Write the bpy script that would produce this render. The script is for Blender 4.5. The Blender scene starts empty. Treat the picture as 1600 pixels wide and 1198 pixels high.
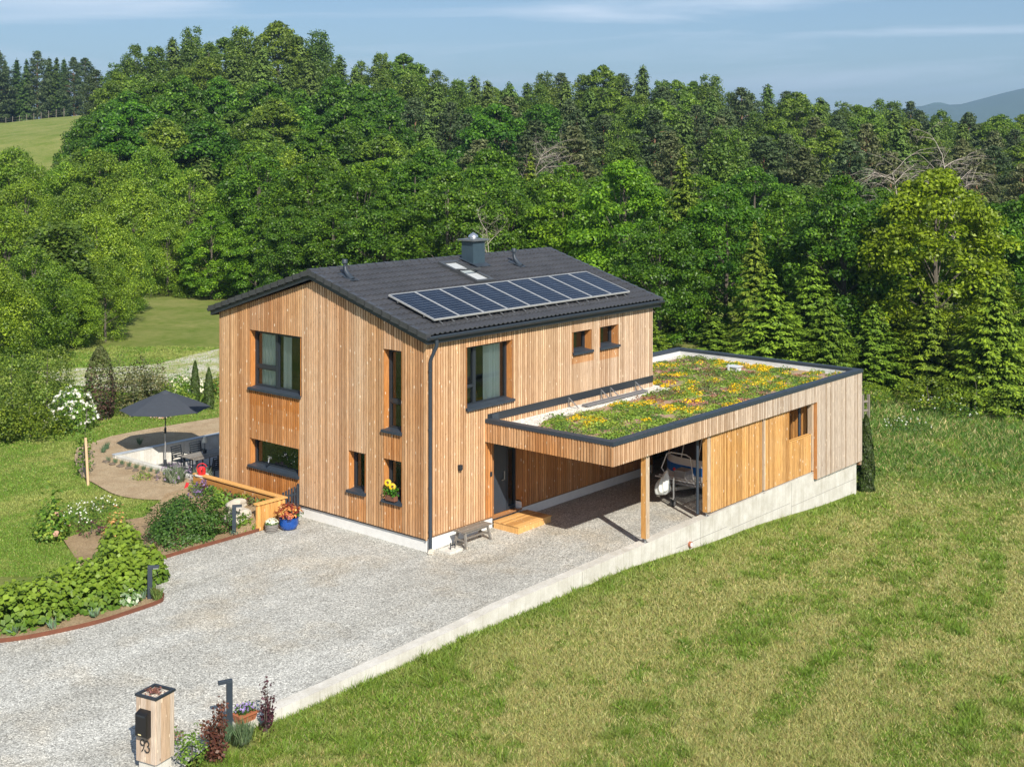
import bpy, bmesh, math, random
import numpy as np
from mathutils import Vector, Matrix, Euler
random.seed(7); rng = np.random.default_rng(11)
scene = bpy.context.scene
COL = scene.collection
R = math.radians
# ------------------------------------------------------------------ camera frame (metres, house corner at the origin)
CAM = np.array([-24.98, -24.48, 11.0]); FW = np.array([0.75955, 0.65044, 0]); RT = np.array([0.65044, -0.75955, 0])
F = 1987.2; HY = 237.3
def polar(px, D):
    p = CAM + FW*D + RT*((px-800)/F*D)
    return float(p[0]), float(p[1])
# ------------------------------------------------------------------ object helpers
def tag(o, label=None, cat=None, group=None, kind=None):
    if label: o['label'] = label
    if cat: o['category'] = cat
    if group: o['group'] = group
    if kind: o['kind'] = kind
    return o
def empty(name, loc=(0, 0, 0), label=None, cat=None, group=None, rz=0):
    o = bpy.data.objects.new(name, None); COL.objects.link(o)
    o.location = loc; o.rotation_euler = (0, 0, rz); o.empty_display_size = .2
    tag(o, label, cat, group); return o
def adopt(o, parent, world=True):
    if parent is None: return o
    o.parent = parent
    if world and parent.type == 'EMPTY':
        o.matrix_parent_inverse = Matrix.Translation(parent.location).inverted()
    return o
class M:
    """collects faces, builds ONE mesh object"""
    def __init__(s): s.v = []; s.f = []; s.m = []; s.t = []
    def poly(s, pts, mi=0, tone=(0, .5, 0)):
        b = len(s.v); s.v += [tuple(map(float, p)) for p in pts]; s.f.append(tuple(range(b, b+len(pts)))); s.m.append(mi); s.t.append(tone)
    def box(s, a, b, mi=0, tone=(0, .5, 0), P=None):
        x0, y0, z0 = a; x1, y1, z1 = b
        c = [(x0,y0,z0),(x1,y0,z0),(x1,y1,z0),(x0,y1,z0),(x0,y0,z1),(x1,y0,z1),(x1,y1,z1),(x0,y1,z1)]
        if P: c = [P(*q) for q in c]
        n = len(s.v); s.v += [tuple(map(float, q)) for q in c]
        for f in ((0,3,2,1),(4,5,6,7),(0,1,5,4),(1,2,6,5),(2,3,7,6),(3,0,4,7)):
            s.f.append(tuple(n+i for i in f)); s.m.append(mi); s.t.append(tone)
    def bar(s, p, q, w, h, mi=0, up=(0, 0, 1), tone=(0, .5, 0)):
        p = Vector(p); q = Vector(q); d = (q-p).normalized(); u = Vector(up)
        if abs(d.dot(u)) > .98: u = Vector((1, 0, 0))
        a = d.cross(u).normalized()*w/2; b = a.cross(d).normalized()*h/2
        c = [p-a-b, p+a-b, p+a+b, p-a+b, q-a-b, q+a-b, q+a+b, q-a+b]
        n = len(s.v); s.v += [tuple(x) for x in c]
        for f in ((0,3,2,1),(4,5,6,7),(0,1,5,4),(1,2,6,5),(2,3,7,6),(3,0,4,7)):
            s.f.append(tuple(n+i for i in f)); s.m.append(mi); s.t.append(tone)
    def tube(s, pts, rad, n=8, mi=0, cap=True, tone=(0, .5, 0)):
        pts = [Vector(p) for p in pts]; k = len(pts)
        if not hasattr(rad, '__len__'): rad = [rad]*k
        rings = []; ref = Vector((0.31, 0.17, 0.93))
        for i, p in enumerate(pts):
            d = (pts[min(i+1, k-1)]-pts[max(i-1, 0)]).normalized()
            r_ = ref if abs(d.dot(ref)) < .95 else Vector((1, 0, 0))
            a = d.cross(r_).normalized(); b = d.cross(a)
            base = len(s.v)
            for j in range(n):
                t = 2*math.pi*j/n; q = p+(a*math.cos(t)+b*math.sin(t))*rad[i]; s.v.append(tuple(q))
            rings.append(base)
        for i in range(k-1):
            for j in range(n):
                j2 = (j+1) % n
                s.f.append((rings[i]+j, rings[i]+j2, rings[i+1]+j2, rings[i+1]+j)); s.m.append(mi); s.t.append(tone)
        if cap:
            s.f.append(tuple(rings[0]+j for j in range(n))[::-1]); s.m.append(mi); s.t.append(tone)
            s.f.append(tuple(rings[-1]+j for j in range(n))); s.m.append(mi); s.t.append(tone)
    def lathe(s, c, prof, n=20, mi=0, tone=(0, .5, 0)):
        cx, cy, cz = c; rings = []
        for r, z in prof:
            base = len(s.v); rings.append(base)
            for j in range(n):
                t = 2*math.pi*j/n; s.v.append((cx+r*math.cos(t), cy+r*math.sin(t), cz+z))
        for i in range(len(prof)-1):
            for j in range(n):
                j2 = (j+1) % n
                s.f.append((rings[i]+j, rings[i]+j2, rings[i+1]+j2, rings[i+1]+j)); s.m.append(mi); s.t.append(tone)
        for rr, rev in ((rings[0], True), (rings[-1], False)):
            f = tuple(rr+j for j in range(n)); s.f.append(f[::-1] if rev else f); s.m.append(mi); s.t.append(tone)
    def build(s, name, mats, parent=None, smooth=False, world=True, bevel=0):
        me = bpy.data.meshes.new(name); me.from_pydata(s.v, [], s.f)
        if not isinstance(mats, (list, tuple)): mats = [mats]
        for m in mats: me.materials.append(m)
        me.polygons.foreach_set('material_index', s.m)
        if smooth: me.polygons.foreach_set('use_smooth', [True]*len(s.f))
        a = me.color_attributes.new('tone', 'FLOAT_COLOR', 'CORNER'); buf = []
        for f, t in zip(s.f, s.t): buf += [t[0], t[1], t[2], 1.0]*len(f)
        a.data.foreach_set('color', buf); me.update()
        if smooth:
            try: me.set_sharp_from_angle(angle=R(40))
            except Exception: pass
        o = bpy.data.objects.new(name, me); COL.objects.link(o); adopt(o, parent, world)
        if bevel:
            b = o.modifiers.new('bevel', 'BEVEL'); b.width = bevel; b.segments = 2; b.limit_method = 'ANGLE'
        return o
class Cards:
    """many small leaf faces in ONE mesh, each with its own colour"""
    def __init__(s): s.V = []; s.C = []; s.tri = False
    def add(s, C, N, size, col, aspect=.55, T=None):
        C = np.asarray(C, float); n = len(C)
        if n == 0: return
        N = np.asarray(N, float); N = N/(np.linalg.norm(N, axis=1, keepdims=True)+1e-9)
        if T is None: T = rng.normal(size=(n, 3))
        T = T-(T*N).sum(1, keepdims=True)*N; T /= (np.linalg.norm(T, axis=1, keepdims=True)+1e-9)
        B = np.cross(N, T); sz = np.broadcast_to(np.asarray(size, float), (n,))[:, None]/2
        V = np.stack([C-T*sz, C+B*sz*aspect-N*sz*.12, C+T*sz-N*sz*.3, C-B*sz*aspect-N*sz*.12], 1)
        s.V.append(V); col = np.broadcast_to(np.asarray(col, float), (n, 3)); s.C.append(col)
    def mesh(s, name, mat):
        V = np.concatenate(s.V).reshape(-1, 3); c = np.concatenate(s.C); n = len(c)
        me = bpy.data.meshes.new(name); me.vertices.add(4*n); me.vertices.foreach_set('co', V.astype(np.float32).ravel())
        me.loops.add(4*n); me.loops.foreach_set('vertex_index', np.arange(4*n, dtype=np.int32))
        me.polygons.add(n); me.polygons.foreach_set('loop_start', np.arange(0, 4*n, 4, dtype=np.int32))
        try: me.polygons.foreach_set('loop_total', np.full(n, 4, dtype=np.int32))
        except Exception: pass
        me.update(calc_edges=True)
        a = me.color_attributes.new('tone', 'FLOAT_COLOR', 'POINT')
        cc = np.ones((4*n, 4), np.float32); cc[:, :3] = np.repeat(c, 4, axis=0); a.data.foreach_set('color', cc.ravel())
        me.materials.append(mat); me.validate(); return me
    def build(s, name, mat, parent=None, world=True):
        o = bpy.data.objects.new(name, s.mesh(name, mat)); COL.objects.link(o); return adopt(o, parent, world)
def rdir(n):
    d = rng.normal(size=(n, 3)); return d/np.linalg.norm(d, axis=1, keepdims=True)
def jcol(base, n, j=.25):
    return np.asarray(base)*(1+rng.uniform(-j, j, (n, 1)))*(1+rng.uniform(-j*.3, j*.3, (n, 3)))
# ------------------------------------------------------------------ materials
class NT:
    def __init__(s, name):
        s.m = bpy.data.materials.new(name); s.m.use_nodes = True; s.t = s.m.node_tree; s.t.nodes.clear()
        s.out = s.t.nodes.new('ShaderNodeOutputMaterial'); s.co = None
    def n(s, typ, ins=None, **kw):
        nd = s.t.nodes.new('ShaderNode'+typ)
        for k, v in kw.items(): setattr(nd, k, v)
        for k, v in (ins or {}).items(): s.set(nd, k, v)
        return nd
    def set(s, nd, k, v):
        sock = nd.inputs[k]
        if isinstance(v, bpy.types.NodeSocket): s.t.links.new(v, sock)
        elif isinstance(v, bpy.types.Node): s.t.links.new(v.outputs[0], sock)
        else:
            if sock.type == 'RGBA' and len(v) == 3: v = (*v, 1)
            sock.default_value = v
    def coords(s, scale=(1, 1, 1), rot=(0, 0, 0)):
        if s.co is None: s.co = s.n('TexCoord')
        return s.n('Mapping', {0: s.co.outputs['Object'], 'Scale': scale, 'Rotation': rot}).outputs[0]
    def noise(s, scale, detail=4, rough=.5, vec=None, dist=0):
        return s.n('TexNoise', {'Vector': vec or s.coords(), 'Scale': scale, 'Detail': detail, 'Roughness': rough, 'Distortion': dist}).outputs[0]
    def ramp(s, fac, stops):
        r = s.n('ValToRGB', {0: fac}); e = r.color_ramp.elements
        while len(e) < len(stops): e.new(.5)
        for el, (p, c) in zip(e, stops):
            el.position = p; el.color = (*c, 1) if hasattr(c, '__len__') else (c, c, c, 1)
        return r.outputs[0]
    def mix(s, fac, a, b, mode='MIX'):
        x = s.n('Mix', data_type='RGBA', blend_type=mode)
        s.set(x, 0, fac); s.set(x, 6, a); s.set(x, 7, b); return x.outputs[2]
    def math(s, op, a, b=0.0, c=None):
        x = s.n('Math', operation=op); s.set(x, 0, a); s.set(x, 1, b)
        if c is not None: s.set(x, 2, c)
        return x.outputs[0]
    def bump(s, h, strength=.5, dist=.02):
        return s.n('Bump', {'Height': h, 'Strength': strength, 'Distance': dist}).outputs[0]
    def bsdf(s, col, rough=.6, normal=None, **kw):
        b = s.n('BsdfPrincipled', {'Base Color': col, 'Roughness': rough})
        if normal is not None: s.set(b, 'Normal', normal)
        for k, v in kw.items(): s.set(b, k, v)
        s.t.links.new(b.outputs[0], s.out.inputs[0]); return b
def plain(name, col, rough=.5, metal=0, bump=0, var=.12, spec=.5):
    t = NT(name); n = t.noise(6, 5, .6); n2 = t.noise(90, 3)
    c = t.mix(1, col, t.ramp(n, [(.3, 1-var), (.7, 1+var*.5)]), 'MULTIPLY')
    t.bsdf(c, rough, t.bump(n2, bump, .004) if bump else None, Metallic=metal, **{'Specular IOR Level': spec}); return t.m
def make_wood(name, tan=(.60, .405, .235), orange=(.48, .20, .055), grey=(.53, .46, .39), bump=.3):
    t = NT(name); at = t.n('Attribute', attribute_name='tone'); sp = t.n('SeparateColor', {0: at.outputs['Color']})
    o, g, gr = sp.outputs[0], sp.outputs[1], sp.outputs[2]
    big = t.noise(.8, 4, .6)
    fac_o = t.math('ADD', o, t.math('MULTIPLY', t.math('SUBTRACT', big, .5), .5)); 
    of = t.n('Clamp', {0: fac_o}).outputs[0]
    c = t.mix(of, tan, orange)
    gg = t.n('Clamp', {0: t.math('ADD', gr, t.math('MULTIPLY', t.math('SUBTRACT', t.noise(1.3, 3), .5), .35))}).outputs[0]
    c = t.mix(t.math('MULTIPLY', gg, .95), c, grey)
    grain = t.noise(9, 6, .65, t.coords((6, 6, .35)))
    c = t.mix(1, c, t.ramp(grain, [(.28, (.60, .52, .45)), (.5, (.96, .95, .94)), (.72, (1.25, 1.24, 1.22))]), 'MULTIPLY')
    c = t.mix(1, c, t.ramp(g, [(0, (.72, .65, .58)), (.5, (.98, .97, .96)), (1, (1.18, 1.18, 1.17))]), 'MULTIPLY')
    v = t.n('TexVoronoi', {'Vector': t.coords((1, 1, .42)), 'Scale': 7.0, 'Randomness': 1.0}, feature='F1')
    c = t.mix(t.math('MULTIPLY', t.math('LESS_THAN', v.outputs[0], .13), .55), c, (.88, .74, .56))
    v2 = t.n('TexVoronoi', {'Vector': t.coords((1, 1, .6)), 'Scale': 4.3, 'Randomness': 1.0}, feature='F1')
    c = t.mix(t.math('MULTIPLY', t.math('LESS_THAN', v2.outputs[0], .07), .6), c, (.16, .07, .03))
    t.bsdf(c, .62, t.bump(grain, bump, .006), **{'Specular IOR Level': .3}); return t.m
def make_leaf(name, trans=.35, rough=.45, hv=.012, vv=.35):
    t = NT(name); at = t.n('Attribute', attribute_name='tone'); oi = t.n('ObjectInfo')
    rnd = oi.outputs['Random']
    hue = t.math('ADD', .5-hv, t.math('MULTIPLY', rnd, 2*hv))
    r2 = t.math('FRACT', t.math('MULTIPLY', rnd, 17.3))
    val = t.math('ADD', 1-vv/2, t.math('MULTIPLY', r2, vv))
    h = t.n('HueSaturation', {'Hue': hue, 'Saturation': 1.0, 'Value': val, 'Color': at.outputs['Color']}).outputs[0]
    b = t.n('BsdfPrincipled', {'Base Color': h, 'Roughness': rough, 'Specular IOR Level': .35})
    tr = t.n('BsdfTranslucent', {'Color': t.mix(1, h, (1.25, 1.35, .7), 'MULTIPLY')})
    mx = t.n('MixShader', {0: trans, 1: b.outputs[0], 2: tr.outputs[0]})
    t.t.links.new(mx.outputs[0], t.out.inputs[0]); return t.m
def make_bark(name, c0, c1):
    t = NT(name); n = t.noise(8, 5, .6, t.coords((1, 1, .25)))
    t.bsdf(t.mix(n, c0, c1), .85, t.bump(n, .6, .03)); return t.m
def make_gravel(name, c=(.425, .43, .41), scale=36, warm=(.44, .405, .335)):
    t = NT(name)
    v = t.n('TexVoronoi', {'Vector': t.coords(), 'Scale': scale, 'Randomness': 1.0}, feature='F1')
    sp = t.n('SeparateColor', {0: v.outputs['Color']}).outputs[0]
    v2 = t.n('TexVoronoi', {'Vector': t.coords(), 'Scale': scale*2.1, 'Randomness': 1.0}, feature='F1')
    sp2 = t.n('SeparateColor', {0: v2.outputs['Color']}).outputs[1]
    col = t.mix(t.ramp(t.noise(.35, 5, .6), [(.5, 0), (.72, 1)]), c, warm)
    col = t.mix(1, col, t.ramp(sp, [(0, (.5, .5, .49)), (.35, (.88, .88, .87)), (.7, (1.08, 1.08, 1.08)), (1, (1.6, 1.6, 1.57))]), 'MULTIPLY')
    col = t.mix(1, col, t.ramp(sp2, [(0, (.8, .78, .76)), (1, (1.18, 1.17, 1.15))]), 'MULTIPLY')
    col = t.mix(1, col, t.ramp(t.noise(.9, 6, .7), [(.3, .84), (.7, 1.1)]), 'MULTIPLY')
    tr_ = t.noise(.55, 4, .6, t.coords((.16, 1.5, 1), (0, 0, -.18)), .4); col = t.mix(1, col, t.ramp(tr_, [(.38, (.88, .87, .85)), (.6, (1.07, 1.07, 1.07))]), 'MULTIPLY')
    h = t.math('ADD', t.math('MULTIPLY', v.outputs[0], -1.0), t.math('MULTIPLY', sp, .5))
    t.bsdf(col, .85, t.bump(h, .6, .015), **{'Specular IOR Level': .2}); return t.m
def make_concrete(name, c=(.57, .555, .51)):
    t = NT(name); n = t.noise(2.2, 6, .65); s_ = t.noise(5, 5, .7, t.coords((3, 3, .12)))
    col = t.mix(1, c, t.ramp(n, [(.3, (.80, .78, .74)), (.7, (1.1, 1.1, 1.1))]), 'MULTIPLY')
    col = t.mix(1, col, t.ramp(s_, [(.30, (.84, .82, .78)), (.5, (1.02, 1.02, 1.02))]), 'MULTIPLY')
    col = t.mix(1, col, t.ramp(t.noise(60, 3), [(.3, .88), (.7, 1.08)]), 'MULTIPLY')
    t.bsdf(col, .8, t.bump(t.noise(40, 4), .25, .005), **{'Specular IOR Level': .25}); return t.m
def make_grass(name):
    t = NT(name)
    a = t.noise(.22, 5, .62); b = t.noise(1.5, 6, .7); f = t.noise(30, 5, .75, dist=.6)
    c = t.mix(t.ramp(t.math('ADD', t.math('MULTIPLY', a, .55), t.math('MULTIPLY', b, .45)), [(.40, 0), (.60, 1)]), (.13, .19, .03), (.25, .26, .085))
    c = t.mix(1, c, t.ramp(f, [(.25, (.45, .5, .4)), (.5, (1, 1, 1)), (.78, (1.6, 1.5, 1.3))]), 'MULTIPLY')
    t.bsdf(c, .9, t.bump(t.math('ADD', f, t.math('MULTIPLY', b, 1.5)), .9, .06), **{'Specular IOR Level': .1}); return t.m
def make_soil(name, c0=(.30, .215, .125), c1=(.42, .32, .20)):
    t = NT(name); n = t.noise(1.4, 6, .7); f = t.noise(22, 6, .75)
    c = t.mix(t.ramp(n, [(.35, 0), (.65, 1)]), c0, c1)
    c = t.mix(1, c, t.ramp(f, [(.28, (.55, .52, .5)), (.6, (1.15, 1.13, 1.1))]), 'MULTIPLY')
    t.bsdf(c, .95, t.bump(f, 1, .05), **{'Specular IOR Level': .1}); return t.m
def make_glass(name, tint=(.86, .92, .90)):
    t = NT(name); lw = t.n('LayerWeight', {0: .35})
    gl = t.n('BsdfGlossy', {'Color': (.85, .9, .95, 1), 'Roughness': .01})
    tr = t.n('BsdfTransparent', {'Color': (*tint, 1)})
    f = t.math('MULTIPLY_ADD', lw.outputs['Fresnel'], .9, .05)
    mx = t.n('MixShader', {0: f, 1: tr.outputs[0], 2: gl.outputs[0]})
    t.t.links.new(mx.outputs[0], t.out.inputs[0]); return t.m
def make_flat(name, rough=.6, spec=.3):
    t = NT(name); at = t.n('Attribute', attribute_name='tone'); t.bsdf(at.outputs['Color'], rough, **{'Specular IOR Level': spec}); return t.m
WOOD = make_wood('larch_cladding')
WOODN = make_wood('new_larch', tan=(.68, .39, .13), orange=(.58, .29, .085), grey=(.5, .4, .3))
WOODG = make_wood('old_bench_wood', tan=(.20, .18, .16), orange=(.16, .15, .14), grey=(.25, .24, .22))
ANTH = plain('anthracite_metal', (.022, .028, .036), .42, 0, 0, .1)
ANTHR = plain('anthracite_sheet', (.030, .042, .058), .5, 0, 0, .15)
BACK = plain('shadow_board', (.24, .12, .05), .9)
PLAST = plain('white_plaster', (.74, .73, .70), .9, 0, .3, .07)
CONC = make_concrete('cast_concrete')
CONCW = make_concrete('pale_concrete', (.60, .59, .55))
GLASS = make_glass('window_glass')
LEAF = make_leaf('leaves'); LEAFP = make_leaf('plant_leaves', .3, .5, .008, .1); NEEDLE = make_leaf('needles', .15, .6, .012, .35)
FLAT = make_flat('painted'); BARK = make_bark('grey_bark', (.06, .05, .04), (.15, .13, .10)); BARKP = make_bark('pine_bark', (.16, .08, .045), (.32, .19, .11))
DEADB = make_bark('bare_wood', (.30, .25, .21), (.52, .46, .40))
GRAVEL = make_gravel('grey_gravel'); SOIL = make_soil('dry_soil'); GRASS = make_grass('mown_grass')
STEEL = plain('galvanised_steel', (.45, .46, .47), .38, .8, 0, .15)
def make_tiles():
    t = NT('roof_tiles'); n = t.noise(1.6, 5, .6); f = t.noise(35, 4, .6)
    c = t.mix(1, (.046, .047, .052), t.ramp(n, [(.3, .8), (.7, 1.2)]), 'MULTIPLY')
    c = t.mix(1, c, t.ramp(f, [(.3, .8), (.7, 1.25)]), 'MULTIPLY')
    t.bsdf(c, .38, t.bump(f, .15, .003), **{'Specular IOR Level': .6}); return t.m
TILE = make_tiles()
def make_solar():
    t = NT('solar_cells'); co = t.n('TexCoord'); sp = t.n('SeparateXYZ', {0: co.outputs['Object']})
    def line(v, per, w):
        f = t.math('FRACT', t.math('MULTIPLY', v, 1/per)); return t.math('LESS_THAN', f, w)
    l1 = line(sp.outputs[1], .157, .10); l2 = line(sp.outputs[0], .166, .04)
    m = t.math('MAXIMUM', t.math('MULTIPLY', l1, .75), t.math('MULTIPLY', l2, .5))
    c = t.mix(m, (.008, .014, .030), (.13, .16, .20))
    c = t.mix(1, c, t.ramp(t.noise(2.5, 3), [(.3, .8), (.7, 1.25)]), 'MULTIPLY')
    t.bsdf(c, .25, None, **{'Specular IOR Level': .10}); return t.m
SOLAR = make_solar()
# ------------------------------------------------------------------ terrain
def sst(x, a, b):
    t = np.clip((x-a)/(b-a), 0, 1); return t*t*(3-2*t)
def hill(D, px):
    g = np.interp(D, [105, 150, 190, 230, 300, 420, 700, 3000], [0, .2, .5, .95, 1.3, 1.25, .8, .5])
    a = np.interp(px, [-900, 0, 250, 450, 700, 950, 1300, 1600, 2400], [12, 14, 17, 17, 13, 11.5, 8, 5, 3])
    return g*a
def ground(x, y):
    x = np.asarray(x, float); y = np.asarray(y, float)
    dx, dy = x-CAM[0], y-CAM[1]; D = dx*FW[0]+dy*FW[1]; px = 800+F*(dx*RT[0]+dy*RT[1])/np.maximum(D, 5)
    right = np.interp(x, [-30, -12, -8.3, -6.2, -3, 1, 3.2, 5.6, 7, 10, 14.7, 17.2, 40, 80], [-.2, -.30, -.36, -.33, -.28, -.29, -.31, -.47, -.60, -.73, -1.05, -1.16, -1.9, -2.6]) - .03*np.maximum(-4.45-y, 0)
    left = -.03-.22*(1-sst(y, -3.0, 1.5))*(1-sst(x, -1, 3))
    side = sst(y, -4.45, -4.25)
    wide = sst(y+(x-17)*.05, -6, 13)
    far = x > 17.2
    w = np.where(far, wide, side)
    left = np.where(far, -.03-.35*sst(x, 17, 40), left)
    back = left*w + right*(1-w)
    bumps = (np.sin(x*.9+y*.37)+np.sin(y*1.3-x*.5))*.02*sst(D, 25, 60)
    h = back + hill(D, px) + bumps
    # garden bank on the far left
    h = h + .5*sst(x-y*-.0, -100, -99)*sst(y, 24, 34)*(1-sst(y, 34, 60))*(1-sst(x, 6, 14))
    return h
def g1(x, y): return float(ground(np.array([x]), np.array([y]))[0])
def lines(lo, hi, c0, c1, s, extra, k=.045):
    v = list(np.arange(c0, c1+1e-6, s)); d = s; x = c1
    while x < hi: d = s+k*(x-c1); x += d; v.append(x)
    x = c0
    while x > lo: d = s+k*(c0-x); x -= d; v.append(x)
    v = [q for q in v if all(abs(q-e) > .12 for e in extra)]+list(extra); return np.array(sorted(v))
xs = lines(-60, 6000, -16, 19, .5, [.48, .58, 7.06, 7.12]); ys = lines(-80, 6000, -17, 24, .5, [9.44, 9.5, 16.04, 16.1, -4.47, -4.3])
X, Y = np.meshgrid(xs, ys); Z = ground(X, Y)
pit = (X > .53) & (X < 7.1) & (Y > 9.47) & (Y < 16.07); Z[pit] = -.56
V = np.stack([X, Y, Z], -1).reshape(-1, 3); nx, ny = len(xs), len(ys)
idx = np.arange(nx*ny).reshape(ny, nx)
Fq = np.stack([idx[:-1, :-1], idx[:-1, 1:], idx[1:, 1:], idx[1:, :-1]], -1).reshape(-1, 4)
me = bpy.data.meshes.new('ground'); me.from_pydata(V.tolist(), [], Fq.tolist()); me.materials.append(GRASS)
me.polygons.foreach_set('use_smooth', [True]*len(Fq)); me.update()
o = bpy.data.objects.new('ground', me); COL.objects.link(o); tag(o, kind='structure')
def sheet(name, poly, mat, zf, step=.8, kind='structure', smooth=True):
    bm = bmesh.new(); vs = [bm.verts.new((x, y, 0)) for x, y in poly]; bm.faces.new(vs)
    for ax in (0, 1):
        lo = min(p[ax] for p in poly); hi = max(p[ax] for p in poly); q = lo+step
        while q < hi:
            no = (1, 0, 0) if ax == 0 else (0, 1, 0); co = (q, 0, 0) if ax == 0 else (0, q, 0)
            bmesh.ops.bisect_plane(bm, geom=bm.verts[:]+bm.edges[:]+bm.faces[:], plane_co=co, plane_no=no); q += step
    for v in bm.verts: v.co.z = zf(v.co.x, v.co.y)
    bmesh.ops.recalc_face_normals(bm, faces=bm.faces[:])
    if sum(f.normal.z for f in bm.faces) < 0: bmesh.ops.reverse_faces(bm, faces=bm.faces[:])
    me = bpy.data.meshes.new(name); bm.to_mesh(me); bm.free(); me.materials.append(mat)
    o = bpy.data.objects.new(name, me); COL.objects.link(o)
    if kind: tag(o, kind=kind)
    return o
def smoothpoly(pts, n=4):
    out = []; k = len(pts)
    for i in range(k-1):
        p0, p1, p2, p3 = pts[max(i-1, 0)], pts[i], pts[i+1], pts[min(i+2, k-1)]
        for j in range(n):
            t = j/n; q = []
            for a in (0, 1):
                q.append(.5*((2*p1[a])+(-p0[a]+p2[a])*t+(2*p0[a]-5*p1[a]+4*p2[a]-p3[a])*t*t+(-p0[a]+3*p1[a]-3*p2[a]+p3[a])*t**3))
            out.append(tuple(q))
    out.append(pts[-1]); return out
def wtop(x): return float(np.interp(x, [-9.7, -8.7, -7.5, -5, -3.4, -2, 1, 4.1, 7.1, 10, 14], [-.13, -.1, -.08, -.01, .04, .12, .16, .19, .23, .26, .29]))
def gz(x, y):
    dip = min(0, wtop(x)-.05)*(1-float(sst(np.array(y), -4.2, 1.2)))
    return .1*float(sst(np.array(x), 0., 4.))+.004+dip
edgeA = [(-1.74, 5.07), (-3.1, 5.06), (-4.06, 5.06), (-5.47, 5.02)]
edgeB = smoothpoly([(-6.75, 2.45), (-6.98, 2.22), (-7.73, 2.15), (-8.78, 2.15), (-10.06, 2.44), (-10.9, 2.85), (-12.5, 3.9), (-15, 6)], 4)
drive = [(-9.6, -4.3), (14, -4.3), (14, 1), (.25, 1), (.25, 9.45), (-.86, 9.45), (-.86, 5.2)]+edgeA+[(-6.2, 4.2)]+edgeB+[(-20, 10), (-30, 8), (-34, -6), (-24, -9)]+[(-16, -11), (-13, -7), (-11.7, -5.3), (-11.15, -4.8), (-10.3, -4.5)]
sheet('driveway', drive, GRAVEL, gz, .7)
bed = edgeA+[(-6.2, 4.2)]+edgeB[:-2]+[(-13.2, 5.2), (-11, 4.6), (-9.4, 5.2), (-7.9, 5.5), (-6.9, 6.1), (-6.3, 7.4), (-5.9, 8.6), (-5.0, 8.9), (-4.4, 9.0), (-3.2, 8.7), (-2.4, 9.3), (-1.6, 9.9), (-.95, 9.9), (-.95, 5.3), (-1.74, 5.2)]
def bedz(x, y):
    return .03+.22*float(sst(np.array(x), -3.2, -1.3))*float(sst(np.array(y), 5.1, 6.2))+.05*math.sin(x*2.3)*math.sin(y*1.9)*min(1, max(0, (y-5.1)))
sheet('planting_bed', bed, SOIL, bedz, .6)
path = smoothpoly([(.45, 18.6), (-.6, 17.0), (-1.6, 14.9), (-2.0, 13.2), (-2.25, 11.7), (-2.0, 10.6), (-1.5, 9.95), (-.9, 9.85), (.3, 9.7), (.5, 9.9)], 3)+[(.45, 16.15), (5.5, 16.3), (7.2, 17.2), (7.4, 19.0), (5.2, 19.2), (3.6, 19.35), (2.3, 19.3)]
sheet('path', path, make_soil('pale_earth', (.40, .30, .19), (.50, .40, .27)), lambda x, y: .012, .6)
sheet('terrace', [(.60, 9.5), (7.04, 9.5), (7.04, 16.02), (.60, 16.02)], plain('terrace_paving', (.42, .41, .40), .8), lambda x, y: -.5, 1)
fp = [(6.2, 32.6), (10.5, 32.3), (13.5, 32.6), (18.3, 34.2), (26, 36.5), (36, 37), (36, 25), (22, 24), (14.6, 27.4), (10.6, 25.6), (7.4, 26.6), (6.4, 29)]
def make_track():
    t = NT('stony_track'); n = t.noise(.5, 6, .7, t.coords((1, 2.6, 1), (0, 0, .5))); f = t.noise(14, 5, .75)
    c = t.mix(t.ramp(n, [(.42, 0), (.56, 1)]), (.58, .54, .49), (.34, .33, .15))
    c = t.mix(1, c, t.ramp(f, [(.3, .7), (.7, 1.25)]), 'MULTIPLY')
    t.bsdf(c, .95, t.bump(f, .6, .04)); return t.m
sheet('path', fp, make_track(), lambda x, y: g1(x, y)+.05, 1.2)
# ------------------------------------------------------------------ cladding and walls
PG = lambda u, n, z: (-n, u, z)          # gable wall, faces -x
PL = lambda u, n, z: (u, -n, z)          # long wall, faces -y
def intervals(lo, hi, u0, u1, ops):
    iv = [(lo, hi)]
    for a, b, c, d in ops:
        if b <= u0+1e-4 or a >= u1-1e-4: continue
        nv = []
        for p, q in iv:
            if d <= p or c >= q: nv.append((p, q)); continue
            if c > p: nv.append((p, c))
            if d < q: nv.append((d, q))
        iv = nv
    return iv
def clad(mb, P, u0, u1, lo, hi, ops=(), zones=(), base=(.15, 0), pitch=.112, n0=0.0, dep=.034, tonef=None):
    k = max(1, int(round((u1-u0)/pitch))); pitch = (u1-u0)/k
    for i in range(k):
        w = pitch*random.uniform(.58, .68); c = u0+(i+.5)*pitch; a, b = c-w/2, c+w/2
        L = lo(c) if callable(lo) else lo; H = hi(c) if callable(hi) else hi
        d = dep*random.uniform(.9, 1.12); r = random.random()
        for p, q in intervals(L, H, a, b, ops):
            cuts = sorted({p, q}|{z for (za, zb, zc, zd, *_r) in zones if zb > c > za for z in (zc, zd) if p < z < q})
            for z0, z1 in zip(cuts[:-1], cuts[1:]):
                zm = (z0+z1)/2; o_, g_ = base
                if tonef: o_, g_ = tonef(c, zm)
                for za, zb, zc, zd, oo in zones:
                    if za < c < zb and zc <= zm <= zd: o_ = oo; g_ = 0
                tn = (min(1, max(0, o_+random.uniform(-.08, .08))), r, g_)
                mb.box((a, n0, z0), (b, n0+d, z1), 0, tn, P)
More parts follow.
